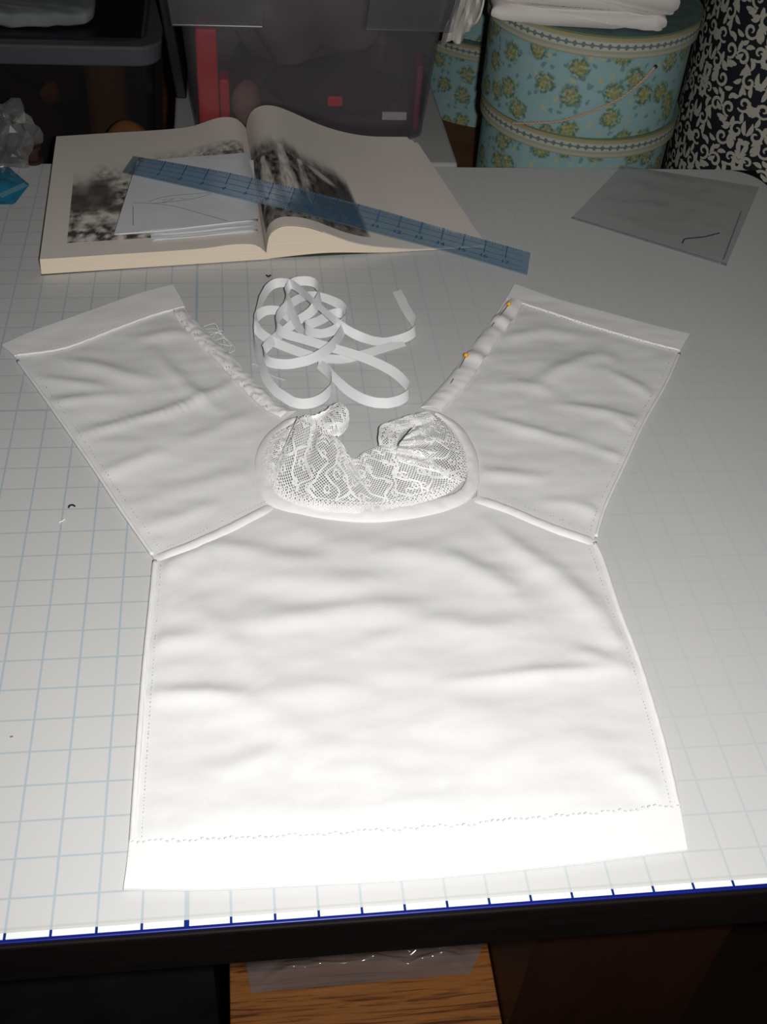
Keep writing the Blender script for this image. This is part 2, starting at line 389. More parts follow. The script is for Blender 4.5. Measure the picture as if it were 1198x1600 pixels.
def cushion(x0, x1, y0, y1, z0, z1, seed=0, nu=40, nv=16, amp=0.004):
    # a softly crumpled flat bundle with rounded edges
    V = []
    for i in range(nu):
        for j in range(nv):
            a = 2 * math.pi * i / nu; b = -math.pi / 2 + math.pi * j / (nv - 1)
            f = lambda q: math.copysign(abs(q) ** 0.35, q)
            p = np.array([(x0 + x1) / 2 + (x1 - x0) / 2 * f(math.cos(a)) * f(math.cos(b)), (y0 + y1) / 2 + (y1 - y0) / 2 * f(math.sin(a)) * f(math.cos(b)), (z0 + z1) / 2 + (z1 - z0) / 2 * f(math.sin(b))])
            p += amp * np.array([nz(p[0], p[1], seed + p[2] * 60, 60), nz(p[0], p[1], seed + 5 + p[2] * 60, 60), nz(p[0], p[1], seed + 9, 45)])
            p[2] = max(p[2], z0); V.append(p)
    F = [(i * nv + j, ((i + 1) % nu) * nv + j, ((i + 1) % nu) * nv + j + 1, i * nv + j + 1) for i in range(nu) for j in range(nv - 1)]
    return V, F
tag(mesh('folded_fabric', *cushion(-0.42, -0.026, 1.14, 1.24, 0.0795, 0.100, 2, 72, 20), M['dimpaper'], smooth=True), 'grey folded fabric lying on the dark tote at the left', 'fabric')
M['tan'] = noisy('tan_brown_card', (0.21, 0.095, 0.03), (0.27, 0.125, 0.045), 10, 0.8)
M['tan2'] = noisy('dark_tan_felt', (0.10, 0.042, 0.012), (0.15, 0.065, 0.02), 14, 0.95); M['orange_felt'] = noisy('orange_brown_felt', (0.20, 0.075, 0.02), (0.35, 0.13, 0.03), 30, 0.9)
tag(mesh('tan_cardboard_roll', *lathe(-0.018, 1.150, [(0.0, SB + 0.004), (0.026, SB + 0.004), (0.026, 0.045), (0.022, 0.050), (0.0, 0.050)], 32), M['tan'], smooth=False), 'upright tan cardboard roll in the right end of the dark tote', 'roll')
tag(mesh('tan_felt_bundle', *lump(0.012, 1.052, SB + 0.098, 0.040, 0.030, 0.098, 8, 0.12, 2.0, 36, 24, flat=SB + 0.0005), M['tan2'], smooth=True), 'upright brown felt bundle beside the clear bin behind the book', 'bundle')
tag(mesh('orange_scrap', *lump(-0.092, 1.16, -0.01, 0.014, 0.012, 0.014, 18, 0.4, 8.0), M['orange_felt'], smooth=True), 'small orange scrap inside the dark tote', 'fabric scrap')
tag(mesh('dark_scraps', *lump(-0.28, 1.28, -0.09, 0.18, 0.09, 0.095, 26, 0.35, 4.0, 56, 24, flat=SB + 0.004), noisy('dark_brown_scraps', (0.02, 0.012, 0.009), (0.06, 0.034, 0.022), 24, 0.95), smooth=True), 'heap of dark fabric scraps filling the dark tote', 'fabric')

Vp_ = [(x - 0.028 * (z > 0.1), y, z) for x, y, z in box(0.0715, 0.085, 1.125, 1.34, 0.0006, 0.24)[0]]  # added black panel, stands in for the darkness beside the bin
tag(bev(mesh('dark_gap_filler', Vp_, box(0, 1, 0, 1, 0, 1)[1], M['blackplastic']), 0.002), 'black panel added to keep the gap left of the clear bin dark', 'filler_panel')

# ---------------------------------------------------------------- hat boxes
def hat_paper():
    m = mat('blue_floral_hat_box_paper', (0.23, 0.37, 0.38), 0.6, 0.25); t = NT(m); uv = t.co('UV')
    def vor(sc, rand=0.85, off=0.0):
        mp = t.n('ShaderNodeMapping'); mp.inputs['Location'].default_value = (off, off * 0.7, 0); t.l(uv, mp.inputs[0])
        x = t.n('ShaderNodeTexVoronoi', voronoi_dimensions='2D'); x.inputs['Scale'].default_value = sc; x.inputs['Randomness'].default_value = rand
        nn = t.n('ShaderNodeTexNoise'); nn.inputs['Scale'].default_value = 130; nn.inputs['Detail'].default_value = 3; t.l(mp.outputs[0], nn.inputs['Vector'])
        ad = t.n('ShaderNodeVectorMath', operation='MULTIPLY_ADD'); t.l(nn.outputs['Color'], ad.inputs[0]); ad.inputs[1].default_value = (0.012,) * 3; t.l(mp.outputs[0], ad.inputs[2])
        t.l(ad.outputs[0], x.inputs['Vector']); return x
    def below(v, th, soft=0.06):
        x = t.n('ShaderNodeMapRange'); t.l(v, x.inputs[0]); x.inputs[1].default_value = th + soft; x.inputs[2].default_value = th; x.inputs[3].default_value = 0; x.inputs[4].default_value = 1; return x.outputs[0]
    big = vor(25, 0.8); leaf = below(big.outputs['Distance'], 0.29, 0.10); spk = t.noise(uv, 260, 2)
    leafc = t.ramp(spk, [(0.35, (0.07, 0.15, 0.13)), (0.5, (0.12, 0.19, 0.11)), (0.68, (0.28, 0.30, 0.13))])
    rose = below(vor(25, 0.8).outputs['Distance'], 0.15, 0.1)
    small = vor(62, 0.9, 0.31); sm = below(small.outputs['Distance'], 0.16); smy = t.math('GREATER_THAN', t.sep(small.outputs['Color'])[0], 0.62)
    base = t.mix(t.noise(uv, 60, 3), (0.24, 0.385, 0.395), (0.29, 0.45, 0.455))
    c = t.mix(t.math('MULTIPLY', sm, 0.75), base, t.mix(smy, (0.12, 0.22, 0.23), (0.45, 0.43, 0.20)))
    c = t.mix(t.math('MULTIPLY', leaf, t.ramp(t.noise(uv, 190, 2), [(0.38, (0, 0, 0)), (0.5, (1, 1, 1))])), c, leafc)
    c = t.mix(t.math('MULTIPLY', rose, 0.8), c, t.ramp(spk, [(0.4, (0.24, 0.24, 0.10)), (0.6, (0.40, 0.38, 0.17))]))
    t.color(c); return m
def lid_paper(h):
    m = mat('striped_lid_trim', (0.5, 0.5, 0.42), 0.6, 0.25); t = NT(m); U, Vv, _ = t.sep(t.co('UV'))
    vv = t.math('DIVIDE', Vv, h)
    c = t.ramp(vv, [(0.0, (0.24, 0.27, 0.18)), (0.10, (0.44, 0.43, 0.33)), (0.28, (0.31, 0.33, 0.26)), (0.34, (0.48, 0.48, 0.39)), (0.66, (0.48, 0.48, 0.39)), (0.72, (0.33, 0.35, 0.27)), (0.86, (0.36, 0.29, 0.13)), (1.0, (0.22, 0.20, 0.09))])
    q = t.math('FRACT', t.math('MULTIPLY', U, 95)); dq = t.math('ABSOLUTE', t.math('SUBTRACT', q, 0.5))
    dv = t.math('ABSOLUTE', t.math('SUBTRACT', vv, 0.5))
    dots = t.math('LESS_THAN', t.math('ADD', t.math('MULTIPLY', dq, 0.42), dv), 0.15)
    cord = t.math('LESS_THAN', dv, 0.035)
    t.color(t.mix(t.math('MULTIPLY', t.math('MAXIMUM', dots, cord), 0.85), c, (0.08, 0.14, 0.16))); return m
M['hat'] = hat_paper(); M['hatlid'] = lid_paper(0.0265)
M['hattop'] = noisy('dark_blue_green_lid_top', (0.10, 0.16, 0.16), (0.15, 0.22, 0.21), 60, 0.6)
M['lip'] = mat('green_gilt_lid_lip', (0.12, 0.20, 0.13), 0.5)
def cyl_uv(cx, cy, r, z0, z1, seg=96):
    V, F, U = [], [], []
    for k in range(seg + 1):
        a = 2 * math.pi * k / seg + math.pi / 2
        for z in (z0, z1): V.append((cx + r * math.cos(a), cy + r * math.sin(a), z)); U.append((a * r, z - z0))
    F = [(2 * k, 2 * k + 2, 2 * k + 3, 2 * k + 1) for k in range(seg)]
    return V, F, U
def disc(cx, cy, r, z0, z1, seg=96):
    return lathe(cx, cy, [(0.0005, z0), (r, z0), (r, z1), (0.0005, z1)], seg)
def hat_box(cx, cy, r, z0, h, label, lidh=0.0265):
    e = empty('hat_box', (cx, cy, z0)); tag(e, label, 'hat box', 'blue floral hat boxes')
    v, f, u = cyl_uv(cx, cy, r, z0, z0 + h - 0.004); mesh('body', v, f, M['hat'], e, True, u, solid=0.002)
    mesh('base', *disc(cx, cy, r - 0.002, z0, z0 + 0.002), M['lip'], e)
    v, f, u = cyl_uv(cx, cy, r + 0.005, z0 + h - lidh, z0 + h - 0.0008); mesh('lid_band', v, f, M['hatlid'], e, True, u, solid=0.0045)
    lt = mesh('lid_top', *disc(cx, cy, r + 0.0035, z0 + h - 0.003, z0 + h - 0.0006), M['hattop'], e)
    mesh('lid_lip', *tube([(cx + (r + 0.0045) * math.cos(a), cy + (r + 0.0045) * math.sin(a), z0 + h - 0.0012) for a in np.linspace(0, 2 * math.pi, 97)], 0.0012, 6, False), M['lip'], lt, True)
    return e
HX, HY = 0.606, 1.139
hat_box(HX + 0.004, HY + 0.002, 0.128, SB, 0.1985, 'blue floral hat box at the bottom of the front stack, half hidden by the table')
up = hat_box(HX, HY, 0.131, SB + 0.1988, 0.129, 'large blue floral hat box with gold cord handle under white folded cloth')
hat_box(0.585, 1.60, 0.135, SB, 0.1365, 'blue floral hat box with striped lid, lower box of the rear stack')
hat_box(0.585, 1.60, 0.125, SB + 0.1368, 0.14, 'blue floral hat box on top of the rear stack beside hanging white cloth')
# gold cord handle
M['gold'] = mat('gold_twisted_cord', (0.50, 0.38, 0.27), 0.5, 0.4)
ctrl = [(1024, 104, 0.1338), (1008, 122, 0.1345), (975, 150, 0.1365), (930, 172, 0.1365), (880, 188, 0.1352), (835, 192, 0.1345), (800, 192, 0.134)]
pp = []
for x, y, rr in ctrl:                       # follow the drum of the box
    d = ray(x, y); ox, oy = CAM[0] - HX, CAM[1] - HY
    A = d[0] ** 2 + d[1] ** 2; B = 2 * (ox * d[0] + oy * d[1]); Cc = ox * ox + oy * oy - (rr + 0.001) ** 2
    tt = (-B - math.sqrt(max(0, B * B - 4 * A * Cc))) / (2 * A); pp.append(CAM + d * tt)
cp = spline(pp, 160); parts = []
for ph in (0, math.pi):
    T = frames(cp); Q = []
    for i in range(len(cp)):
        n1 = np.cross(T[i], [0, 0, 1.0]); n1 /= np.linalg.norm(n1); n2 = np.cross(T[i], n1); a = ph + i * 0.75
        Q.append(cp[i] + 0.0009 * (n1 * math.cos(a) + n2 * math.sin(a)))
    parts.append(tube(Q, 0.0010, 5))
mesh('cord_handle', *join(parts), M['gold'], up, True)
eyev = lump(*pp[0], 0.0025, 0.0025, 0.0025, 1, 0, 0, 10, 6); mesh('eyelet', *eyev, M['black_thread'], up, True)

# white folded cloth on the hat box
M['whitecloth'] = cloth_mat('white_folded_cloth', (0.74, 0.70, 0.66), st=0.5)
ztop = SB + 0.1988 + 0.129
fc = empty('folded_cloth', (0.6, 1.12, ztop)); tag(fc, 'white folded cloth lying on the front hat box with one end hanging down', 'cloth')
L0, L1 = uny(752, 5, 1.03)[0], uny(1052, 30, 1.03)[0]
def folded(x0, x1, y0, y1, z0, z1, seed, layers=3):
    # long cloth folded over at the right end: section in x-z is a flat stadium, edge lines wander
    nu, nv = 90, 24; V = []
    for j in range(nv):
        s = j / (nv - 1); y = y0 + (y1 - y0) * s
        end = 0.35 + 0.65 * min(1, min(s, 1 - s) * 9) ** 0.5
        for i in range(nu):
            a = 2 * math.pi * i / nu; f = lambda q, e: math.copysign(abs(q) ** e, q)
            px = (x0 + x1) / 2 + (x1 - x0) / 2 * f(math.cos(a), 0.25); pz = (z0 + z1) / 2 + (z1 - z0) / 2 * f(math.sin(a), 0.6) * (0.6 + 0.4 * end)
            groove = -0.003 * math.exp(-((a - 5.9) / 0.12) ** 2)
            px += groove + 0.007 * nz(px, y, seed, 22) ; yy = y + 0.010 * nz(px, pz * 4, seed + 3, 16) + 0.005 * nz(px, pz, seed + 13, 45); pz += 0.005 * nz(px, y, seed + 7, 24) + 0.0025 * nz(px, y, seed + 17, 70)
            ca, sa = math.cos(-0.17), math.sin(-0.17); dx_, dy_ = px - 0.57, yy - 1.10
            V.append((0.57 + dx_ * ca - dy_ * sa, 1.10 + dx_ * sa + dy_ * ca, max(pz, z0)))
    F = [(j * nu + i, j * nu + (i + 1) % nu, (j + 1) * nu + (i + 1) % nu, (j + 1) * nu + i) for j in range(nv - 1) for i in range(nu)]
    F += [tuple(range(nu))[::-1], tuple((nv - 1) * nu + i for i in range(nu))]
    return V, F
mesh('lower_fold', *folded(0.464, 0.672, 1.024, 1.19, ztop, ztop + 0.022, 1), M['whitecloth'], fc, True)
mesh('upper_fold', *folded(0.458, 0.684, 1.024, 1.19, ztop + 0.018, ztop + 0.052, 4), M['whitecloth'], fc, True)
# hanging end: curtain strip leaving the fold over the left side of the lid
HB = spline([(715, -45), (735, -35), (757, -22)], 24); HT = spline([(690, 72), (704, 62), (716, 68), (727, 52), (745, 36)], 24)
Ls = spline([(715, -45), (712, 0), (698, 40), (690, 72)], 24); Rs = spline([(757, -22), (757, 0), (752, 22), (745, 36)], 24)
S = coons(HB, HT, Ls, Rs); V = []
for i in range(24):
    for j in range(24):
        x, y = S[i, j]; V.append(uny(x, y, 1.13 + 0.010 * math.sin(i * 0.95 + j * 0.08) + 0.006 * nz(i * 0.2, j * 0.15, 2)))
mesh('hanging_end', V, gridfaces(24, 24), M['whitecloth'], fc, True, solid=0.002)

# ---------------------------------------------------------------- black and cream damask drum at the right
DX, DY, DR = 0.924, 1.135, 0.162
M['damask_black'] = mat('damask_black_paper', (0.013, 0.016, 0.022), 0.5, 0.3)
M['damask_cream'] = mat('damask_cream_print', (0.44, 0.42, 0.36), 0.6, 0.2)
dm = empty('damask_drum', (DX, DY, SB)); tag(dm, 'tall round black box with cream scroll pattern at the right edge', 'box')
dz1 = 0.30
v, f, u = cyl_uv(DX, DY, DR, SB, dz1); mesh('body', v, f, M['damask_black'], dm, True, u, solid=0.002)
mesh('base', *disc(DX, DY, DR - 0.002, SB, SB + 0.003), M['damask_black'], dm)
mesh('lid', *disc(DX, DY, DR + 0.003, dz1, dz1 + 0.02), M['damask_black'], dm)
def on_drum(s, h): a = -math.pi / 2 + s / DR; return (DX + (DR + 0.0004) * math.cos(a), DY + (DR + 0.0004) * math.sin(a), SB + h), (math.cos(a), math.sin(a), 0)
def curl(cx, cy, a0, size, turns, hand, wmax):          # tapering spiral scroll
    pts, ws = [], []
    for k in range(17):
        q = k / 16; rr = size * (1 - 0.82 * q); a = a0 + hand * turns * 2 * math.pi * q
        pts.append((cx + rr * math.cos(a), cy + rr * math.sin(a))); ws.append(wmax * (0.25 + 0.75 * math.sin(math.pi * min(1, 0.15 + q * 0.85))))
    return pts, ws
def leaf(cx, cy, a, ln, wd):
    pts = [(cx + math.cos(a + 0.5 * (q - 0.5)) * ln * q, cy + math.sin(a + 0.5 * (q - 0.5)) * ln * q) for q in np.linspace(0, 1, 9)]
    return pts, [wd * (math.sin(math.pi * min(1, q * 0.9 + 0.08)) + 0.06) for q in np.linspace(0, 1, 9)]
TW, TH = 0.058 * 1.55, 0.088 * 1.55
motifs = []
rr_ = random.Random(3)
cells = [(0.010, 0.012), (0.022, 0.028), (0.008, 0.036), (0.021, 0.050), (0.009, 0.060), (0.022, 0.074), (0.009, 0.082)]
for k, (cx, cy) in enumerate(cells):
    h = 1 if k % 2 else -1
    motifs.append(curl(cx, cy, rr_.uniform(0, 6.28), 0.0068, 1.15, h, 0.0032))
    for q in range(5):
        a = rr_.uniform(0, 6.28) + q * 1.256
        motifs.append(leaf(cx + 0.0078 * math.cos(a), cy + 0.0078 * math.sin(a), a + h * 0.9, 0.0085, 0.0042))
for q in range(5): motifs.append(leaf(0.0005, 0.010 + q * 0.016, math.pi / 2 - 0.5, 0.012, 0.0046))
motifs = [([(x * 1.55, y * 1.55) for x, y in pts], [w_ * 1.4 for w_ in ws]) for pts, ws in motifs]
parts = []
nt_ = int(2.2 * DR / TW) + 1
for ti in range(-nt_, nt_ + 1):
    for tj in range(0, 6):
        for sgn in (1, -1):
            for pts, ws in motifs:
                ss = ti * TW + TW / 2 + sgn * pts[0][0]
                if not (-2.0 < ss / DR < 0.9): continue
                hh = tj * TH + (TH / 2 if ti % 2 else 0) - 0.03
                if hh + pts[0][1] < 0.01 or hh + pts[0][1] > dz1 - SB - 0.012: continue
                P3, N3 = [], []
                for x, y in pts:
                    a, b = on_drum(ti * TW + TW / 2 + sgn * x, hh + y); P3.append(a); N3.append(b)
                T = frames(np.array(P3)); Vp = []
                for i in range(len(P3)):
                    B = np.cross(T[i], N3[i]); Vp += [P3[i] + B * ws[i] / 2, P3[i] - B * ws[i] / 2]
                parts.append((Vp, [(2 * i, 2 * i + 2, 2 * i + 3, 2 * i + 1) for i in range(len(P3) - 1)]))
o = mesh('scroll_print', *join(parts), M['damask_cream'], dm); tag(o, 'cream scrolling leaves', kind='stuff')

# ================================================================ things on the mat
# ---------------------------------------------------------------- open book
def paper_mat(name, col):
    return noisy(name, tuple(c * 0.97 for c in col), col, 12, 0.85)
M['page'] = paper_mat('cream_book_paper', (0.72, 0.665, 0.60))
me_ = mat('page_edges', (0.66, 0.57, 0.45), 0.9, 0.1); t = NT(me_); co = t.co(); X, Y, Z = t.sep(co)
mp = t.n('ShaderNodeMapping'); mp.inputs['Scale'].default_value = (3, 3, 1400); t.l(co, mp.inputs[0])
nf = t.noise(mp.outputs[0], 1.0, 3); t.color(t.mix(nf, (0.70, 0.58, 0.44), (0.84, 0.74, 0.60))); t.bump(nf, 0.4, 0.0005)
M['edges'] = me_
M['cover'] = noisy('dark_green_book_cover', (0.05, 0.06, 0.045), (0.08, 0.09, 0.06), 20, 0.6)
book = empty('open_book', (0.17, 0.85, 0.0)); tag(book, 'thick open paperback book with old black and white photographs', 'book')
ZL = 0.0185
FL, FM = un(62, 405, ZL), un(404, 386, ZL); BL, BM = un(88, 213, ZL), un(372, 199, ZL + 0.002)
GF, GB = un(416, 391, 0.012), un(384, 205, 0.010)              # gutter, front and back ends
# left page block: cross-section from the fore edge to the gutter; linear along the spine
nL, nS = 40, 40
def left_top(s, q):                         # s 0..1 fore edge to gutter, q 0..1 front to back
    a = np.array([*(FL * (1 - s) + GF * s)]); b = np.array([*(BL * (1 - s) + GB * s)])
    p = a * (1 - q) + b * q
    hump = 0.0030 * math.exp(-((s - 0.86) / 0.10) ** 2) + (0.004 + 0.004 * q) * math.exp(-((s - 0.90) / 0.16) ** 2) * q
    z = ZL + hump - 0.0055 * (1 - s) ** 2 * 0.0 - max(0.0, (s - 0.93) / 0.07) ** 2 * 0.010
    p[2] = z + 0.0006 * nz(s * 3, q * 3, 1); return p
V = [left_top(i / (nL - 1), j / (nS - 1)) for i in range(nL) for j in range(nS)]
lp = mesh('left_page', V, gridfaces(nL, nS), M['page'], book, True)
# solid block under it
VB = list(V); n0 = len(VB)
for i in range(nL):
    for j in range(nS):
        p = np.array(V[i * nS + j]); VB.append((p[0] + (-0.0008 if i == 0 else 0), p[1], 0.0014))
top = []; F = []
def strip(idx):
    for a, b in zip(idx[:-1], idx[1:]): F.append((a, b, b + n0, a + n0))
strip([i * nS for i in range(nL)][::-1]); strip([i * nS + nS - 1 for i in range(nL)]); strip(list(range(nS))); strip([(nL - 1) * nS + j for j in range(nS)][::-1])
mesh('left_page_block', VB, F, M['edges'], book)
# right side: profile of the top sheet at the front and at the back edges
def vplane(x, y, A, B):                     # pixel ray met with the vertical plane through A and B
    d = ray(x, y); nrm = np.array([B[1] - A[1], -(B[0] - A[0]), 0.0]); return CAM + d * (((A - CAM) @ nrm) / (d @ nrm))
GF0 = un(417, 405, 0.002); RF = un(756, 384, 0.004); RB = un(636, 214, 0.010)
GB0 = np.array([GB[0], GB[1], 0.002])
fr = [(416, 391), (422, 366), (437, 354), (458, 352), (490, 357), (550, 378), (600, 386), (670, 389), (756, 384)]
bk_ = [(384, 205), (386, 188), (394, 173), (410, 165), (430, 166), (455, 175), (500, 195), (540, 207), (580, 213), (636, 214)]
NF = 60
fw = spline([vplane(x, y, GF0, RF) for x, y in fr], NF); bw = spline([vplane(x, y, GB0, RB) for x, y in bk_], NF)
fw[:, 2] = np.maximum(fw[:, 2], 0.0045); bw[:, 2] = np.maximum(bw[:, 2], 0.006)
def right_top(s, q, dz=0.0):
    k = s * (NF - 1); i = min(int(k), NF - 2); f = k - i
    a = fw[i] * (1 - f) + fw[i + 1] * f; b = bw[i] * (1 - f) + bw[i + 1] * f
    qq = q ** 1.25
    p = a * (1 - q) + b * q; p[2] = a[2] * (1 - qq) + b[2] * qq + dz; return p
nR, nQ = 60, 40
V = [right_top(i / (nR - 1), j / (nQ - 1)) for i in range(nR) for j in range(nQ)]
rp = mesh('right_page', V, gridfaces(nR, nQ), M['page'], book, True, solid=0.0003)
# lower sheets fanned a little further to the right, each a page of its own
for kk, (ds, dzz) in enumerate(((0.006, 0.0009), (0.012, 0.0018))):
    Vk = []
    for i in range(24):
        for j in range(nQ):
            s = 0.30 + 0.70 * i / 23; p = right_top(s, j / (nQ - 1))
            sh = ds * (i / 23) ** 0.5 * (0.35 + 0.65 * j / (nQ - 1)); p = p + np.array([sh, -0.006 * (kk + 1) * (j / (nQ - 1)) * (i / 23), 0]); p[2] = max(p[2] - dzz, 0.0022 - 0.0003 * kk); Vk.append(p)
    mesh('right_page_lower', Vk, gridfaces(24, nQ), M['page'], book, True, solid=0.0003)
# page block below the right page (thins out towards the fore edge)
Vt, Vb = [], []
for i in range(nR):
    for j in range(nQ):
        s = i / (nR - 1); p = right_top(s, j / (nQ - 1), -0.0010); zb = 0.0016 + 0.0035 * math.sin(math.pi * min(1, s * 1.6)) ** 2 if s < 0.625 else 0.0016
        Vt.append(p); Vb.append((p[0], p[1] + 0.001, max(0.0014, min(zb, p[2] - 0.0004))))
n0 = len(Vt); F = []
strip([i * nQ for i in range(nR)][::-1]); strip([i * nQ + nQ - 1 for i in range(nR)]); strip([(nR - 1) * nQ + j for j in range(nQ)][::-1])
F += [tuple(n0 + q for q in f) for f in gridfaces(nR, nQ, True)]
mesh('right_page_block', Vt + Vb, F, M['edges'], book)
cv = [FL + [-0.0012, -0.0006, 0], GF0 + [0, 0.004, 0], RF + [-0.003, 0.002, 0], RB + [0.004, 0.0, 0], GB0 + [0, 0.001, 0], BL + [-0.0012, 0.001, 0]]
V = [(p[0], p[1], 0.0002) for p in cv] + [(p[0], p[1], 0.0010) for p in cv]
F = [tuple(range(6))[::-1], tuple(range(6, 12))] + [(i, (i + 1) % 6, 6 + (i + 1) % 6, 6 + i) for i in range(6)]
mesh('cover', V, F, M['cover'], book)
# printed photographs, laid on the page surfaces
mp_ = mat('printed_photograph', (0.3, 0.3, 0.3), 0.75, 0.2); t = NT(mp_); a = t.n('ShaderNodeVertexColor', layer_name='print'); t.color(a.outputs[0]); M['print'] = mp_
def blob(x, y, cx, cy, rx, ry, rot=0.0):
    c, s = math.cos(rot), math.sin(rot); dx, dy = x - cx, y - cy
    u, v = (dx * c + dy * s) / rx, (-dx * s + dy * c) / ry; d = u * u + v * v
    return 1 / (1 + math.exp(min(60.0, (d - 1) * 5)))
def fbm(x, y, s, seed=0.0):
    return sum(nz(x, y, seed + k, s * 2 ** k) * 0.55 ** k for k in range(4))
PG = np.array((0.71, 0.655, 0.59))
def photo(name, surf, s0, s1, q0, q1, tone, nu=130, nv=110, aspect=1.5):
    V, Cc = [], []
    for i in range(nu):
        for j in range(nv):
            a, b = i / (nu - 1), j / (nv - 1)
            p = np.array(surf(s0 + (s1 - s0) * a, q0 + (q1 - q0) * b)); p[2] += 0.0005; V.append(p)
            g, fade = tone(a, b); ink = np.array((0.022, 0.022, 0.022)) * (1 - g) + PG * g
            Cc.append(PG * (1 - fade) + ink * fade)
    return V, gridfaces(nu, nv), Cc
def tone_r(a, b):                            # a gutter to fore edge, b bottom to top: two pale dresses before dark trees, dark mass to the right
    g = 0.13 + 0.36 * fbm(a * 1.3, b, 13, 3)
    g += 0.10 * max(0, b - 0.5)
    for cx, w_, top in ((0.16, 0.058, 0.68), (0.36, 0.068, 0.80), (0.52, 0.045, 0.66)):
        skirt = blob(a, b, cx, 0.42, w_ * (1.25 - 0.5 * b), 0.24); bod = blob(a, b, cx, top - 0.10, w_ * 0.62, 0.13); head = blob(a, b, cx + 0.005, top + 0.035, 0.026, 0.04); hat = blob(a, b, cx, top + 0.085, 0.045, 0.02)
        lum = (0.78 if cx < 0.45 else 0.45) + 0.45 * fbm(a * 3.2, b * 0.8, 12, 9)
        m = max(skirt, bod); g = g * (1 - m) + lum * m; g = g * (1 - head) + 0.8 * head; g = g * (1 - hat * 0.8) + 0.12 * hat * 0.8
    dk = blob(a, b, 0.82, 0.30, 0.26, 0.40, -0.35); g = g * (1 - dk * 0.85) + 0.05 * dk
    li = blob(a, b, 0.72, 0.62, 0.13, 0.035, -0.55); g = g * (1 - li) + 0.7 * li
    gr = max(0, 1 - b / 0.22); g = g * (1 - gr * 0.6) + (0.28 + 0.5 * fbm(a, b, 14, 5)) * gr * 0.6
    top = 0.92 - 0.30 * a ** 2 + 0.10 * fbm(a, 0, 4, 2)
    fade = 1 / (1 + math.exp((b - top) * 30)); fade *= 1 / (1 + math.exp((a - 0.985) * 120))
    return min(1, max(0.02, g)), fade
def tone_l(a, b):                            # pale seated figures among dark foliage, vignetted towards the top left
    g = 0.38 + 1.1 * fbm(a * 1.2, b, 17, 11)
    dk = blob(a, b, 0.10, 0.50, 0.15, 0.20); g = g * (1 - dk) + (0.06 + 0.1 * fbm(a, b, 12, 1)) * dk
    dk = blob(a, b, 0.30, 0.30, 0.12, 0.10); g = g * (1 - dk) + 0.06 * dk
    for cx, cy, rx, ry, lum in ((0.33, 0.62, 0.10, 0.10, 0.55), (0.42, 0.36, 0.05, 0.13, 0.85), (0.15, 0.22, 0.13, 0.08, 0.75), (0.47, 0.13, 0.10, 0.10, 0.8), (0.31, 0.74, 0.035, 0.05, 0.85), (0.70, 0.08, 0.14, 0.06, 0.6)):
        m = blob(a, b, cx, cy, rx, ry, 0.3); g = g * (1 - m) + (lum + 0.9 * fbm(a, b, 16, cx * 9)) * m
    hat = blob(a, b, 0.28, 0.84, 0.06, 0.025, 0.1); g = g * (1 - hat) + 0.08 * hat
    rib = blob(a, b, 0.60, 0.60, 0.035, 0.10, -0.3); g = g * (1 - rib) + 0.08 * rib
    low = blob(a, b, 0.90, 0.10, 0.20, 0.05); g = g * (1 - low) + 0.08 * low
    edge = 0.70 + 0.30 * a + 0.12 * fbm(a, 0, 5, 8)
    fade = 1 / (1 + math.exp((b - edge) * 22)); fade *= 0.95
    return min(1, max(0.02, g)), fade
v, f, c = photo('p', right_top, 0.035, 0.535, 0.06, 0.74, tone_r); mesh('printed_photo', v, f, M['print'], rp, True, cols=c)
v, f, c = photo('p', left_top, 0.11, 0.965, 0.10, 0.80, tone_l); mesh('printed_photo', v, f, M['print'], lp, True, cols=c)

# ---------------------------------------------------------------- folded tissue pattern pieces on the left page
from mathutils.kdtree import KDTree
_pts = [left_top(a, b) for a in np.linspace(0, 1, 120) for b in np.linspace(0, 1, 120)] + [right_top(a, b) for a in np.linspace(0, 1, 200) for b in np.linspace(0, 1, 120)]
KD = KDTree(len(_pts))
for i_, p_ in enumerate(_pts): KD.insert(Vector((p_[0], p_[1], 0)), i_)
KD.balance()
def page_z(x, y):
    c, i_, d = KD.find(Vector((x, y, 0))); return _pts[i_][2] if d < 0.004 else 0.0
def on_page(x, y, off):                        # the point above the page at height off seen at this pixel
    z = 0.02
    for _ in range(5): p = un(x, y, z); z = 0.5 * z + 0.5 * (page_z(p[0], p[1]) + off)
    return un(x, y, z)
M['tissue'] = noisy('white_pattern_paper', (0.62, 0.63, 0.65), (0.68, 0.69, 0.70), 15, 0.85, bump=0.15)
M['pencil'] = mat('grey_pencil_line', (0.22, 0.22, 0.23), 0.8)
def sheet_px(corners, off, lift=0.0, n=20, amp=0.0006, seed=0.0):
    V = []
    for i in range(n):
        for j in range(n):
            u, v = i / (n - 1), j / (n - 1); c = np.array(corners, float)
            q = c[0] * (1 - u) * (1 - v) + c[1] * u * (1 - v) + c[2] * u * v + c[3] * (1 - u) * v
            p = on_page(q[0], q[1], off + lift * v); p[2] += amp * abs(nz(u * 2.2, v * 2.2, seed)); V.append(p)
    return V, gridfaces(n, n)
zp = 0.0016
pb = empty('pattern_papers', tuple(un(290, 320, 0.0195))); tag(pb, 'folded white paper pattern pieces with pencil lines lying on the book', 'paper')
layers = [([(238, 376), (402, 362), (396, 250), (245, 262)], 0.0, 0.004), ([(236, 372), (402, 358), (394, 250), (222, 262)], 0.0016, 0.004),
          ([(240, 366), (401, 352), (392, 246), (214, 260)], 0.0034, 0.003), ([(178, 366), (402, 343), (390, 238), (214, 252)], 0.0052, 0.002)]
for k, (cs, dz, tl) in enumerate(layers):
    v, f = sheet_px(cs, zp + dz, tl, 20, 0.0010, k * 3.1); mesh('paper_sheet', v, f, M['tissue'], pb, True, solid=0.0006)
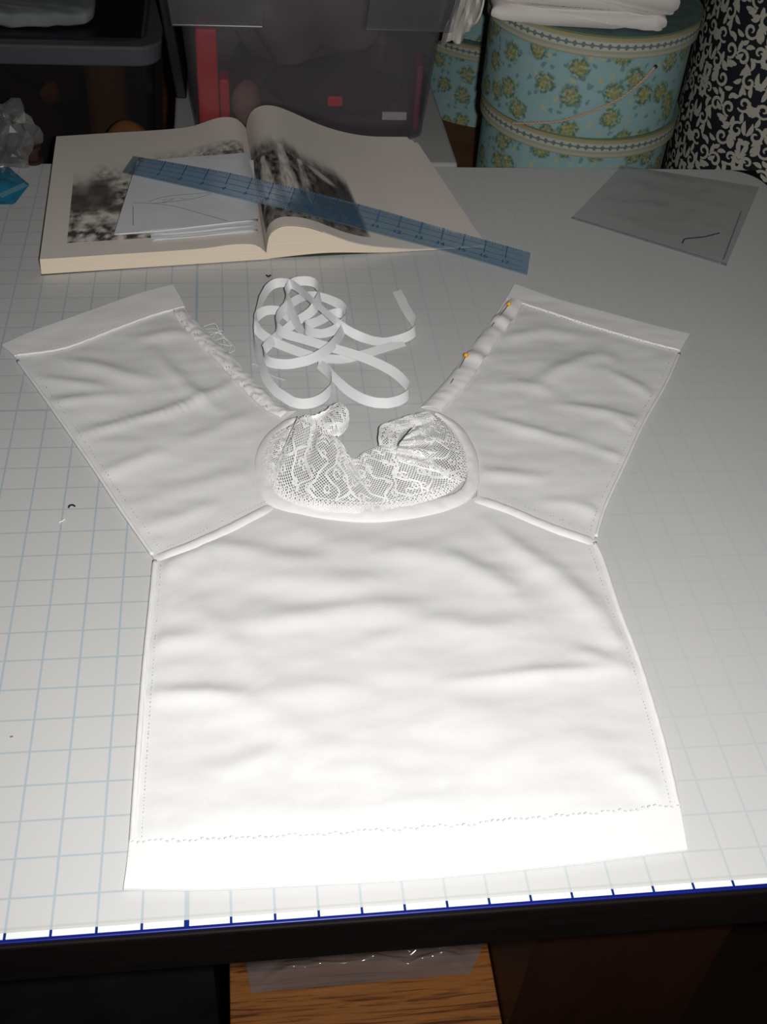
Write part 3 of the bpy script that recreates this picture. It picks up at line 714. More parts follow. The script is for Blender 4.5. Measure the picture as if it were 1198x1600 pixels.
# front folded edges of the papers
for (x0, y0, x1, y1, dz, r) in ((180, 366, 402, 345, 0.0050, 0.0011), (240, 374, 402, 361, 0.0006, 0.0009), (246, 366, 400, 353, 0.0028, 0.0008)):
    mesh('folded_edge', *tube([on_page(x0 + (x1 - x0) * q, y0 + (y1 - y0) * q + 1.2 * math.sin(q * 5), zp + dz) for q in np.linspace(0, 1, 16)], r, 6), M['tissue'], pb, True)
def pline(pts, z, w_=0.0006):
    P = np.array([on_page(x, y, z) for x, y in spline(pts, 30)]); return strap(P, w_, (0, 0, 1), 0.0002)
zl = zp + 0.0052 + 0.0020
for pts in ([(208, 317), (240, 318), (275, 323), (315, 334), (354, 345)], [(232, 315), (255, 308), (290, 304), (330, 301)], [(236, 318), (262, 316), (300, 311), (330, 303)], [(208, 322), (208, 352)],
            [(253, 313), (262, 311)], [(265, 312), (272, 310)], [(283, 310), (291, 311)], [(254, 316), (270, 313)], [(326, 248), (318, 240)]):
    mesh('pencil_line', *pline(pts, zl), M['pencil'], pb)

# ---------------------------------------------------------------- transparent blue ruler
RTOP = [(209, 245), (290, 259), (370, 274), (480, 300), (582, 326), (700, 360), (828, 396)]
RBOT = [(192, 270), (270, 287), (350, 305), (470, 333), (586, 364), (700, 394), (823, 430)]
NRl = 73
pa, pb_ = spline(RTOP, NRl), spline(RBOT, NRl)
PAPER = [(178, 366), (402, 343), (390, 238), (214, 252)]
def inpaper(x, y):
    r = False
    for k in range(4):
        (x0, y0), (x1, y1) = PAPER[k], PAPER[(k + 1) % 4]
        if (y0 > y) != (y1 > y) and x < (x1 - x0) * (y - y0) / (y1 - y0) + x0: r = not r
    return r
need = []
for i in range(NRl):                          # height the ruler needs to clear what lies under it
    z = 0.0
    for q in (0, 0.33, 0.67, 1):
        x, y = pb_[i] * (1 - q) + pa[i] * q; z = max(z, on_page(x, y, 0.0018)[2] + (0.0105 if inpaper(x, y) else 0))
    need.append(z)
need[-1] = 0.0006; need = np.array(need); zt = need.copy(); ii = np.arange(NRl)
hull = [0]
for k in range(1, NRl):                       # taut over the high points
    while len(hull) >= 2 and (need[hull[-1]] - need[hull[-2]]) * (k - hull[-2]) <= (need[k] - need[hull[-2]]) * (hull[-1] - hull[-2]): hull.pop()
    hull.append(k)
zt = np.interp(ii, hull, need[hull]); zs = np.convolve(np.pad(zt, 6, mode='edge'), np.hanning(15)[1:-1] / np.hanning(15).sum(), 'valid'); zt = np.maximum(zs, zt)
zt[-8:] = np.minimum(zt[-8:], np.interp(ii, hull, need[hull])[-8:])
A = np.array([un(x, y, z) for (x, y), z in zip(pa, zt)]); B = np.array([un(x, y, z) for (x, y), z in zip(pb_, zt)])
Cn = (A + B) / 2; Tn = frames(Cn); RW = 0.0445
side = A.mean(0) - B.mean(0)
RA, RBm, RN = [], [], []
for i in range(NRl):
    s_ = A[i] - B[i]; s_ -= Tn[i] * (s_ @ Tn[i]); s_ /= np.linalg.norm(s_); RN.append(np.cross(Tn[i], s_) * -1 if np.cross(Tn[i], s_)[2] < 0 else np.cross(Tn[i], s_))
    RA.append(A[i]); RBm.append(B[i])
def rul(i, v, lift=0.0):                      # i: 0..1 along, v: 0..1 across from the lower edge
    k = i * (NRl - 1); a = min(int(k), NRl - 2); f = k - a
    p = (RBm[a] * (1 - f) + RBm[a + 1] * f) * (1 - v) + (RA[a] * (1 - f) + RA[a + 1] * f) * v
    return p + np.array(RN[a]) * lift
def tint_plastic(name, tint, dcol, d):
    m = clear_plastic(name, tint, d, 0.2); m.node_tree.nodes['Diffuse BSDF'].inputs[0].default_value = (*dcol, 1); return m
M['ruler'] = tint_plastic('transparent_blue_plastic', (0.84, 0.91, 0.96), (0.24, 0.42, 0.58), 0.12)
M['rulerline'] = mat('blue_ruler_print', (0.02, 0.12, 0.30), 0.6)
ru = empty('ruler', tuple(un(823, 413, 0))); tag(ru, 'transparent blue eighteen inch ruler lying across the open book', 'ruler')
V = []
for i in range(NRl):
    for v_, h in ((0, 0), (1, 0), (1, 0.0011), (0, 0.0011)): V.append(rul(i / (NRl - 1), v_, h))
F = [(i * 4 + k, i * 4 + (k + 1) % 4, (i + 1) * 4 + (k + 1) % 4, (i + 1) * 4 + k) for i in range(NRl - 1) for k in range(4)] + [(3, 2, 1, 0), tuple((NRl - 1) * 4 + k for k in range(4))]
mesh('blade', V, F, M['ruler'], ru)
parts = []
def rline(i0, v0, i1, v1, w_=0.0005):
    n_ = 2 if abs(i1 - i0) < 0.01 else 40
    P = [rul(i0 + (i1 - i0) * q, v0 + (v1 - v0) * q, 0.0013) for q in np.linspace(0, 1, n_)]
    N_ = RN[min(NRl - 1, int(i0 * (NRl - 1)))]; parts.append(strap(P, w_, N_, 0.00015))
for k in range(1, 18):
    i = 0.5 / 18.6 + (k) / 18.3 * 0.985; rline(i, 0.42, i, 1.0, 0.0006)
for k in range(0, 18 * 8):
    i = 0.02 + k / (18 * 8) * 0.965; ln = 0.16 if k % 4 == 0 else 0.09
    rline(i, 1 - ln, i, 1.0, 0.0003); rline(i, 0.0, i, ln * 0.6, 0.0003)
for v_ in (0.25, 0.5, 0.75): rline(0.02, v_, 0.985, v_, 0.00035)
o = mesh('ruler_markings', *join(parts), M['rulerline'], ru); o['kind'] = 'stuff'
def text_mesh(s, size):
    cu = bpy.data.curves.new('t', 'FONT'); cu.body = s; cu.size = size; cu.align_x = 'CENTER'; cu.align_y = 'CENTER'; cu.resolution_u = 3
    ob = bpy.data.objects.new('t', cu); COL.objects.link(ob); dg = bpy.context.evaluated_depsgraph_get(); me = bpy.data.meshes.new_from_object(ob.evaluated_get(dg))
    V = [tuple(v.co) for v in me.vertices]; F = [tuple(p.vertices) for p in me.polygons]
    bpy.data.objects.remove(ob); bpy.data.curves.remove(cu); bpy.data.meshes.remove(me); return V, F
for k in range(1, 18):
    i = 0.5 / 18.6 + k / 18.3 * 0.985; v, f = text_mesh(str(k), 0.0095)
    a = int(i * (NRl - 1)); c = rul(i, 0.24, 0.0016); ax = Tn[a]; up_ = A[a] - B[a]; up_ -= ax * (up_ @ ax); up_ /= np.linalg.norm(up_)
    mesh('numeral', [c + ax * q[0] + up_ * q[1] for q in v], f, M['rulerline'], ru)

# ---------------------------------------------------------------- clear plastic bag at the right, with a scrap of black thread on it
mb = clear_plastic('clear_bag_film', (0.955, 0.955, 0.96), 0.02, 0.3); M['bag'] = mb
bagp = [(893, 340), (1135, 414), (1186, 292), (972, 258)]
def bag_surface(corners, z0, amp, n, seed):
    P = [un(x, y, z0) for x, y in corners]; V = []
    for i in range(n):
        for j in range(n):
            u, v = i / (n - 1), j / (n - 1); p = P[0] * (1 - u) * (1 - v) + P[1] * u * (1 - v) + P[2] * u * v + P[3] * (1 - u) * v
            e = min(1, 8 * min(u, 1 - u, v, 1 - v)); p[2] = z0 + amp * e * (0.5 + 0.6 * nz(u * 4, v * 7, seed) + 0.3 * nz(u * 11, v * 4, seed + 4)); p[2] = max(p[2], 0.0008); V.append(p)
    return V, gridfaces(n, n)
pbg = empty('plastic_bag', tuple(un(1030, 330, 0))); tag(pbg, 'flat clear plastic bag lying at the back right corner of the mat', 'plastic bag')
v, f = bag_surface(bagp, 0.001, 0.0006, 40, 1.0); mesh('lower_film', v, f, M['bag'], pbg, True)
v, f = bag_surface(bagp, 0.0022, 0.0055, 60, 3.0); mesh('upper_film', v, f, M['bag'], pbg, True)
fm = clear_plastic('clear_bag_fold', (0.85, 0.85, 0.86), 0.10, 0.3)
mesh('bag_seam', *tube([un(893 + (1135 - 893) * q, 340 + 74 * q, 0.0025) for q in np.linspace(0, 1, 20)], 0.0011, 6), fm, pbg, True)
mesh('bag_fold', *tube([un(1130 + 28 * q, 405 - 75 * q, 0.003) for q in np.linspace(0, 1, 20)], 0.0007, 6), fm, pbg, True)
def thread(name, pts, z, r, m, label, cat='thread'):
    P = spline([un(x, y, z) for x, y in pts], 30); return tag(mesh(name, *tube(P, r, 5), m, smooth=True), label, cat)
thread('thread', [(1066, 380), (1067, 377), (1069, 374), (1074, 372.5), (1085, 371.5), (1100, 370), (1112, 367), (1124, 364)], 0.0055, 0.0006, M['black_thread'], 'bent black thread lying on the clear plastic bag')
thread('thread', [(416, 430), (419, 432), (423, 430)], 0.0010, 0.0009, M['black_thread'], 'tiny black thread snippet between the book and the ribbon')
thread('thread', [(107, 793), (109, 790), (113, 789), (117, 791)], 0.0010, 0.0008, M['black_thread'], 'short black thread snippet on the mat left of the chemise')
thread('thread', [(92, 816), (97, 814), (101, 811)], 0.0008, 0.0005, M['thread'], 'tiny white thread snippet on the mat left of the chemise')
thread('thread', [(16, 1152), (18, 1151), (20, 1151)], 0.0008, 0.0006, mat('grey_lint', (0.2, 0.2, 0.2), 0.9), 'speck of grey lint near the left edge of the mat')

# ---------------------------------------------------------------- left edge: blue packet, crumpled bag
M['bluefilm'] = tint_plastic('blue_shiny_film', (0.25, 0.5, 0.65), (0.03, 0.22, 0.36), 0.75)
bp = empty('blue_packet', tuple(un(10, 290, 0))); tag(bp, 'shiny blue plastic packet at the left edge of the mat', 'packet')
Q = [(-40, 318), (22, 318), (46, 287), (16, 262), (-40, 258)]
rim_ = poly([un(x, y, 0.002) for x, y in Q + [Q[0]]], 60)[:-1]; cz = np.array([un(2, 290, 0)[0], un(2, 290, 0)[1], 0.013]); V = []; F = []
rings = 8
for k in range(rings):
    q = k / rings
    for p in rim_:
        w_ = p * (1 - q) + cz * q; w_[2] = 0.001 + 0.010 * math.sin(q * math.pi / 2) + 0.004 * nz(w_[0], w_[1], 2, 60) * (q > 0); V.append((w_[0], w_[1], max(0.0006, w_[2])))
m_ = len(rim_); F = [(k * m_ + i, k * m_ + (i + 1) % m_, (k + 1) * m_ + (i + 1) % m_, (k + 1) * m_ + i) for k in range(rings - 1) for i in range(m_)] + [tuple((rings - 1) * m_ + i for i in range(m_)), tuple(range(m_))[::-1]]
mesh('packet_film', V, F, M['bluefilm'], bp, False)
mesh('packet_fold', *strap([un(0 + 40 * q, 306 - 18 * q, 0.012 - 0.005 * q) for q in np.linspace(0, 1, 10)], 0.006, (0.2, -0.3, 0.9), 0.0006), tint_plastic('pale_blue_film_fold', (0.3, 0.5, 0.6), (0.16, 0.36, 0.48), 0.8), bp)
M['cellophane'] = clear_plastic('crumpled_cellophane', (0.86, 0.86, 0.84), 0.16, 0.3)
cx_, cy_ = un(8, 245, 0.0)[:2]
tag(mesh('crumpled_bag', *lump(cx_ - 0.005, cy_ - 0.012, 0.026, 0.045, 0.030, 0.040, 40, 0.55, 6.0, 34, 18, flat=0.0006), M['cellophane']), 'crumpled clear plastic bag at the back left of the mat', 'plastic bag')
tag(mesh('brown_spool', *lathe(un(52, 236, 0.01)[0], un(52, 240, 0.01)[1], [(0.0005, 0.0003), (0.011, 0.0003), (0.011, 0.003), (0.007, 0.004), (0.007, 0.016), (0.011, 0.017), (0.011, 0.020), (0.0005, 0.020)], 20), noisy('dark_brown_thread', (0.03, 0.014, 0.01), (0.06, 0.028, 0.02), 60), smooth=False), 'small dark brown thread spool beside the crumpled bag', 'spool')

# ---------------------------------------------------------------- the white chemise
ch = empty('chemise', (0.25, 0.30, 0.0)); tag(ch, 'small white cotton chemise with lace neckline laid flat on the mat', 'chemise')
FOLDS = []
def fold(pts, wmm, hmm):
    P = spline([un(x, y, 0.004) for x, y in pts], 24)[:, :2]; FOLDS.append((P, wmm / 1000.0, hmm / 1000.0))
# left sleeve
fold([(108, 684), (190, 660), (275, 638), (365, 597)], 7, 3.0); fold([(150, 742), (200, 725), (245, 708)], 8, 2.2); fold([(70, 630), (130, 622), (190, 618)], 7, 2.2)
fold([(90, 560), (150, 572), (205, 588), (240, 590)], 8, 2.6); fold([(240, 548), (262, 575), (300, 610), (340, 640)], 8, 2.6); fold([(210, 530), (280, 520), (320, 535)], 8, 2.2)
fold([(250, 770), (330, 752), (400, 735)], 10, 1.6); fold([(205, 825), (260, 815), (330, 790)], 8, 1.6); fold([(60, 590), (110, 596), (160, 604)], 6, 1.6); fold([(290, 690), (350, 665), (400, 640)], 9, 1.6)
# right sleeve
fold([(758, 652), (830, 672), (905, 692)], 7, 2.8); fold([(830, 606), (880, 575), (935, 555), (960, 565)], 9, 2.8); fold([(950, 580), (990, 600), (1025, 622)], 7, 2.2)
fold([(875, 632), (930, 640), (1005, 660)], 7, 2.6); fold([(735, 735), (800, 742), (850, 748)], 8, 2.2); fold([(790, 528), (850, 518), (900, 522)], 9, 2.2); fold([(930, 700), (965, 712), (980, 720)], 6, 1.8)
fold([(900, 790), (930, 800), (945, 805)], 6, 1.5); fold([(745, 600), (820, 600), (880, 620)], 8, 1.6); fold([(960, 655), (990, 670), (1000, 680)], 5, 1.6); fold([(850, 780), (900, 790), (935, 800)], 7, 1.2)
# body
fold([(330, 850), (400, 868), (470, 880), (530, 878)], 12, 4.0); fold([(345, 890), (440, 905), (540, 912), (600, 905)], 11, 3.4); fold([(395, 972), (480, 962), (560, 955), (640, 950)], 11, 3.4)
fold([(290, 935), (340, 985), (390, 1040), (420, 1070)], 12, 2.6); fold([(225, 1086), (300, 1085), (371, 1088)], 7, 2.6); fold([(225, 1010), (270, 1000), (330, 995)], 8, 2.4)
fold([(330, 1090), (400, 1110), (460, 1150), (500, 1195)], 14, 2.8); fold([(390, 1088), (480, 1078), (560, 1072)], 9, 2.0); fold([(250, 900), (290, 870), (330, 862)], 10, 2.6)
fold([(687, 860), (735, 890), (782, 912), (800, 930)], 11, 3.6); fold([(815, 858), (870, 900), (930, 960), (975, 1010)], 11, 3.6); fold([(690, 1068), (780, 1058), (870, 1050), (990, 1044)], 6, 2.6)
fold([(600, 958), (680, 968), (760, 985), (830, 975)], 13, 3.0); fold([(570, 870), (640, 865), (690, 880)], 12, 2.8); fold([(890, 1010), (940, 1030), (985, 1040)], 8, 2.0); fold([(570, 1010), (620, 990), (680, 985)], 10, 1.8)
fold([(640, 1130), (760, 1120), (900, 1130)], 16, 2.0); fold([(320, 1210), (380, 1195), (440, 1165)], 9, 1.6); fold([(560, 1100), (580, 1180), (600, 1250)], 18, 1.8); fold([(700, 1190), (800, 1180), (1000, 1170)], 18, 1.6); fold([(960, 1200), (1000, 1215), (1030, 1240)], 8, 1.6)
fold([(480, 830), (520, 850), (600, 845)], 10, 2.2); fold([(760, 815), (800, 850), (850, 900)], 9, 2.4); fold([(250, 1290), (500, 1275), (900, 1240)], 14, 1.5)
_FP = FOLDS
def hgt(xy):                                  # cloth height for an array of points
    xy = np.asarray(xy, float); h = np.zeros(len(xy))
    for P, w_, a in _FP:
        lo, hi = P.min(0) - 3 * w_, P.max(0) + 3 * w_
        m = ((xy > lo) & (xy < hi)).all(1)
        if not m.any(): continue
        d2 = ((xy[m][:, None] - P[None]) ** 2).sum(2); i = d2.argmin(1); d = np.sqrt(d2[np.arange(len(i)), i])
        tp_ = np.sin(np.pi * np.clip((i + 1.5) / (len(P) + 2), 0, 1)) ** 0.6
        h[m] += a * tp_ * np.exp(-(d / w_) ** 2)
    return h
def cloth_z(xy, seed=0.0, amp=1.0):
    b = np.array([0.0017 * nz(x, y, seed, 20) + 0.0006 * nz(x * 0.6, y * 1.4, seed + 5, 55) + 0.00012 * nz(x, y, seed + 8, 170) for x, y in xy])
    return hgt(xy) + b * amp + 0.0034
def px_grid(b, t_, l, r):
    S = coons(b, t_, l, r); return S
def cloth_panel(name, b, t_, l, r, m, seed, base=0.0, flat_edge=True, amp=1.0, solid=0.0009, scale=1.0, parent=None):
    S = coons(b, t_, l, r); nu, nv = S.shape[:2]
    xy = np.array([un(x, y, 0.003)[:2] for x, y in S.reshape(-1, 2)])
    z = cloth_z(xy, seed, amp) - 0.0034
    if flat_edge:
        I, J = np.meshgrid(np.arange(nu), np.arange(nv), indexing='ij'); e = np.minimum.reduce([I / 5, (nu - 1 - I) / 5, J / 5, (nv - 1 - J) / 5]).ravel(); k = np.clip(e, 0.25, 1)
        z = z * k
    z = np.maximum(z * scale + 0.0030 + base, 0.0012 + base)
    return mesh(name, np.c_[xy, z], gridfaces(nu, nv), m, parent or ch, True, solid=solid)
NB = 130
neck_l, neck_r = (425, 791), (745, 776)
# outline in photo pixels
body_bottom = spline([(193, 1390), (300, 1391), (420, 1387), (640, 1375), (850, 1356), (1073, 1329)], NB)
body_left = spline([(193, 1390), (203, 1300), (213, 1170), (224, 1040), (233, 950), (240, 872)], NB)
body_right = spline([(1073, 1329), (1060, 1262), (1038, 1160), (1002, 1040), (968, 950), (945, 880), (928, 842)], NB)
body_top = np.vstack([poly([(240, 872), (330, 832), neck_l], 40)[:-1], spline([neck_l, (500, 803), (590, 808), (670, 801), neck_r], 55)[:-1], poly([neck_r, (840, 808), (928, 842)], NB - 93)])
cloth_panel('front_panel', body_bottom, body_top, body_left, body_right, M['cotton'], 1.0, scale=1.15)
hem_top = spline([(203, 1322), (400, 1313), (620, 1302), (850, 1283), (1061, 1262)], NB)
cloth_panel('hem_band', body_bottom, hem_top, spline([(193, 1390), (198, 1356), (203, 1322)], 22), spline([(1073, 1329), (1067, 1295), (1061, 1262)], 22), M['cotton2'], 1.0, base=0.0013, amp=0.7, scale=0.8)
# left sleeve
NS = 96
ls_outer = spline([(240, 872), (190, 800), (140, 725), (70, 625), (25, 560), (3, 540)], NS)
ls_hem = spline([(3, 540), (60, 515), (140, 487), (210, 462), (270, 446)], NS)
ls_inner = spline([(270, 446), (287, 480), (318, 515), (360, 555), (400, 597), (440, 632), (462, 642)], NS)[::-1]
ls_neck = np.vstack([poly([(240, 872), (330, 832), neck_l], 52)[:-1], spline([neck_l, (407, 765), (402, 725), (412, 690), (436, 662), (462, 642)], NS - 51)])
cloth_panel('sleeve', ls_neck, ls_hem, ls_outer, ls_inner, M['cotton'], 4.0, scale=1.1)
cloth_panel('sleeve_hem', spline([(22, 557), (100, 545), (180, 515), (240, 493), (289, 480)], 70), spline([(3, 540), (60, 515), (140, 487), (210, 462), (270, 446)], 70), poly([(22, 557), (3, 540)], 16), poly([(289, 480), (270, 446)], 16), M['cotton2'], 4.0, base=0.0012, scale=0.7)
# right sleeve
rs_inner = spline([(803, 445), (775, 490), (740, 537), (700, 590), (657, 636)], NS)[::-1]
rs_hem = spline([(803, 445), (870, 468), (950, 490), (1030, 512), (1077, 523)], NS)
rs_outer = spline([(928, 842), (945, 790), (975, 725), (1005, 660), (1040, 600), (1062, 550), (1077, 523)], NS)
rs_neck = np.vstack([spline([(657, 636), (690, 645), (718, 668), (738, 705), (746, 740), neck_r], NS - 51)[:-1], poly([neck_r, (840, 808), (928, 842)], 52)])
cloth_panel('sleeve', rs_neck, rs_hem, rs_inner, rs_outer, M['cotton'], 7.0, scale=1.1)
cloth_panel('sleeve_hem', spline([(792, 468), (860, 489), (930, 512), (1010, 535), (1062, 549)], 70), spline([(803, 445), (870, 468), (950, 490), (1030, 512), (1077, 523)], 70), poly([(792, 468), (803, 445)], 16), poly([(1062, 549), (1077, 523)], 16), M['cotton2'], 7.0, base=0.0012, scale=0.7)
def zat(x, y, seed=1.0, lift=0.0):
    p = un(x, y, 0.003); z = hgt([p[:2]])[0]; return np.array([p[0], p[1], 0.0032 + z * 0.9 + lift])
# turned allowance down the inner sleeve edges
al = coons(spline([(287, 482), (318, 515), (360, 555), (400, 597), (440, 632), (462, 642)], 80), spline([(268, 488), (298, 524), (336, 562), (378, 607), (415, 640), (438, 652)], 80), poly([(287, 482), (268, 488)], 14), poly([(462, 642), (438, 652)], 14))
V = []
for i in range(80):
    for j in range(14):
        x, y = al[i, j]; p = un(x, y, 0.005); q = j / 13
        V.append((p[0], p[1], 0.0048 + 0.0022 * math.sin(math.pi * q) + 0.0016 * abs(nz(i * 0.16, q * 2, 4)) + 0.0014 * nz(i * 0.5, q * 3, 7) * (0.3 + q)))
mesh('seam_allowance', V, gridfaces(80, 14, True), M['cotton2'], ch, True, solid=0.001)
al = coons(spline([(796, 466), (775, 492), (740, 537), (700, 590), (657, 636)], 80), spline([(818, 474), (798, 503), (765, 548), (727, 603), (690, 640)], 80), poly([(796, 466), (818, 474)], 14), poly([(657, 636), (690, 640)], 14))
V = []
for i in range(80):
    for j in range(14):
        x, y = al[i, j]; p = un(x, y, 0.005); q = j / 13
        V.append((p[0], p[1], 0.0046 + 0.0030 * math.sin(math.pi * min(1, q * 1.1)) ** 0.7 + 0.0018 * math.sin(i * 0.55) * math.exp(-((i - 14) / 7.0) ** 2) + 0.0018 * math.sin(i * 0.5) * math.exp(-((i - 40) / 7.0) ** 2) + 0.0006 * nz(i * 0.3, q * 2, 2)))
mesh('seam_allowance', V, gridfaces(80, 14), M['cotton2'], ch, True, solid=0.001)
# rolled edges and raised seams
def cord(name, pts, r, m=None, lift=0.0, n=90, par=None):
    P = [zat(x, y, lift=lift) for x, y in spline(pts, n)]
    for k, p in enumerate(P): p[2] = min(p[2], (0.0026 if name == 'rolled_edge' else 0.0055) + lift) + 0.00012 * math.sin(k * 0.9)
    return mesh(name, *tube(P, r, 7), m or M['cotton2'], par or ch, True)
cord('rolled_edge', [(206, 1318), (216, 1170), (226, 1040), (235, 950), (242, 876)], 0.0020); cord('rolled_edge', [(1059, 1260), (1036, 1160), (1000, 1040), (966, 950), (943, 880), (929, 848)], 0.0020)
cord('rolled_edge', [(238, 866), (190, 797), (141, 723), (72, 624), (28, 563)], 0.0016); cord('rolled_edge', [(931, 838), (946, 790), (976, 725), (1006, 660), (1040, 600), (1061, 552)], 0.0016)
def band(name, pts, wd, h, m, n=90):              # soft flat ridge with a rounded section
    P = np.array([zat(x, y) for x, y in spline(pts, n)]); P[:, 2] = np.minimum(P[:, 2], 0.0052) - 0.0008; T = frames(P); V = []
    for k_ in range(n):
        nr = np.cross([0, 0, 1.0], T[k_]); nr /= np.linalg.norm(nr); e = min(1.0, 6 * min(k_, n - 1 - k_) / n + 0.25)
        for a in np.linspace(0, math.pi, 9): V.append(P[k_] + nr * wd / 2 * math.cos(a) + np.array([0, 0, e * h * math.sin(a) ** 1.3 + 0.0003 * nz(k_ * 0.2, math.cos(a), 5)]))
    return mesh(name, V, gridfaces(n, 9, True), m, ch, True)
band('shoulder_seam', [(243, 874), (300, 854), (360, 825), (428, 790)], 0.0100, 0.0028, M['cotton2']); band('shoulder_seam', [(744, 778), (800, 799), (860, 824), (928, 847)], 0.0100, 0.0028, M['cotton2'])
cord('hem_fold', [(26, 557), (100, 546), (180, 516), (240, 494), (288, 481)], 0.0013, lift=0.0012); cord('hem_fold', [(794, 469), (860, 490), (930, 513), (1010, 536), (1061, 549)], 0.0013, lift=0.0012)
# stitching: short raised stitches along each sewn line
def stitches(pts, n, ln=0.6, r=0.00042, lift=0.0012, wob=1.2, m=None):
    P = spline(pts, n * 2); parts = []
    for k in range(n):
        a, b = P[2 * k], P[2 * k] * (1 - ln) + P[2 * k + 1] * ln; dy = rnd.uniform(-wob, wob)
        A_, B_ = zat(a[0], a[1] + dy, lift=lift), zat(b[0], b[1] + dy + rnd.uniform(-wob, wob), lift=lift); parts.append(tube([A_, (A_ + B_) / 2 + [0, 0, 0.0003], B_], r, 4))
    o = mesh('stitching', *join(parts), m or M['stitch'], ch); o['kind'] = 'stuff'; return o
stitches([(206, 1320), (400, 1312), (620, 1300), (850, 1281), (1060, 1260)], 95, 0.8, 0.0005, wob=2.2, lift=0.0024)
stitches([(262, 858), (330, 826), (420, 784)], 34); stitches([(760, 776), (840, 800), (925, 832)], 34)
stitches([(33, 555), (100, 542), (180, 512), (240, 490), (286, 478)], 50, lift=0.0022); stitches([(797, 473), (860, 493), (930, 516), (1010, 539), (1058, 552)], 50, lift=0.0022)
stitches([(252, 862), (200, 790), (150, 717), (82, 620), (42, 563)], 70, 0.4, 0.0003); stitches([(922, 830), (938, 785), (968, 720), (998, 655), (1032, 595), (1052, 552)], 70, 0.4, 0.0003)
stitches([(222, 1310), (231, 1170), (240, 1040), (247, 950), (252, 885)], 70, 0.4, 0.0003); stitches([(1046, 1255), (1022, 1160), (988, 1045), (954, 955), (932, 890), (920, 858)], 70, 0.4, 0.0003)
stitches([(272, 492), (300, 522), (340, 562), (380, 605), (418, 640)], 36, 0.7, 0.0004, 0.004, 3.0)
# loose thread ends by the left sleeve
parts = []
for k in range(7):
    x0, y0 = 318 + k * 3.5, 510 + k * 4.5
    P = spline([un(x0, y0, 0.004), un(x0 + rnd.uniform(8, 20), y0 + rnd.uniform(-8, 4), 0.004 + rnd.random() * 0.004), un(x0 + rnd.uniform(18, 34), y0 + rnd.uniform(2, 14), 0.003), un(x0 + rnd.uniform(14, 36), y0 + rnd.uniform(12, 24), 0.001)], 20)
    parts.append(tube(P, 0.00028, 4))
o = mesh('loose_threads', *join(parts), M['thread'], ch); o['kind'] = 'stuff'
# neckline binding: a padded flat band
bpath = [(470, 652, 9), (448, 660, 15), (424, 682, 20), (412, 712, 24), (414, 748, 24), (432, 780, 20), (480, 795, 24), (540, 801, 27), (600, 801, 28), (660, 794, 27), (712, 780, 24), (736, 758, 19), (738, 722, 17), (728, 690, 16), (708, 662, 15), (682, 645, 9)]
bc = spline([(x, y) for x, y, _ in bpath], 130); bwid = np.interp(np.linspace(0, 1, 130), np.linspace(0, 1, len(bpath)), [q[2] for q in bpath])
C3 = np.array([un(x, y, 0.004) for x, y in bc]); T3 = frames(C3); V = []; NPf = 11
for i in range(130):
    nrm = np.cross([0, 0, 1.0], T3[i]); nrm /= np.linalg.norm(nrm); wd = 0.0085 * bwid[i] / 24
    for k in range(NPf):
        a = math.pi * k / (NPf - 1); q = math.cos(a); low = 1.0 - 0.50 * abs(2 * i / 129.0 - 1); h = low * 0.0062 * math.sin(a) ** 0.8 * (1.0 + 0.25 * q)
        pk = 0.0008 * nz(i * 0.22, q * 1.5, 3) + 0.0006 * nz(i * 0.6, q, 9)
        V.append(C3[i] + nrm * wd * q + np.array([0, 0, h - 0.0022 + pk * (math.sin(a))]))
mesh('neck_binding', V, gridfaces(130, NPf, True), M['binding'], ch, True)

# ---------------------------------------------------------------- lace ruffle round the neckline
def cpx(x, y): return (370 + x / 2.995, 600 + y / 2.995)
class Sheet:
    def __init__(s, base, top, zb, ztops, n=60, m=30, ripple=0.0, rn=6, left=None, right=None, ph=0.0):
        b = spline([cpx(*p) for p in base], n); t_ = spline([cpx(*p) for p in top], n)
        l = spline([cpx(*p) for p in left], m) if left else poly([b[0], t_[0]], m); r = spline([cpx(*p) for p in right], m) if right else poly([b[-1], t_[-1]], m)
        S = coons(b, t_, l, r); zt_ = np.interp(np.linspace(0, 1, n), np.linspace(0, 1, len(ztops)), ztops)
        s.G = np.zeros((n, m, 3)); s.n, s.m = n, m
        for i in range(n):
            for j in range(m):
                v = j / (m - 1); z = zb + (zt_[i] - zb) * v ** 0.8 + ripple * math.sin(i / (n - 1) * rn * 2 * math.pi + ph) * v + 0.0015 * math.sin(v * math.pi)
                s.G[i, j] = un(S[i, j, 0], S[i, j, 1], z)
        s.L = np.linalg.norm(np.diff(s.G[:, m // 2], axis=0), axis=1).sum(); s.W = np.linalg.norm(np.diff(s.G[n // 2], axis=0), axis=1).sum()
    def at(s, u, v, lift=0.0):
        x = min(max(u, 0), 1) * (s.n - 1); y = min(max(v, 0), 1) * (s.m - 1); i, j = min(int(x), s.n - 2), min(int(y), s.m - 2); f, g = x - i, y - j; G = s.G
        p = G[i, j] * (1 - f) * (1 - g) + G[i + 1, j] * f * (1 - g) + G[i, j + 1] * (1 - f) * g + G[i + 1, j + 1] * f * g
        nn = np.cross(G[i + 1, j] - G[i, j], G[i, j + 1] - G[i, j]); l = np.linalg.norm(nn) + 1e-12; nn = nn / l
        if nn @ (CAM - p) < 0: nn = -nn
        return p + nn * lift, nn
def lace_thread(sh, pts, wd, lift, th=0.0003):
    P, N = [], []
    for u, v in pts:
        p, n_ = sh.at(u, v, lift); P.append(p); N.append(n_)
    return strap(P, wd, N, th)
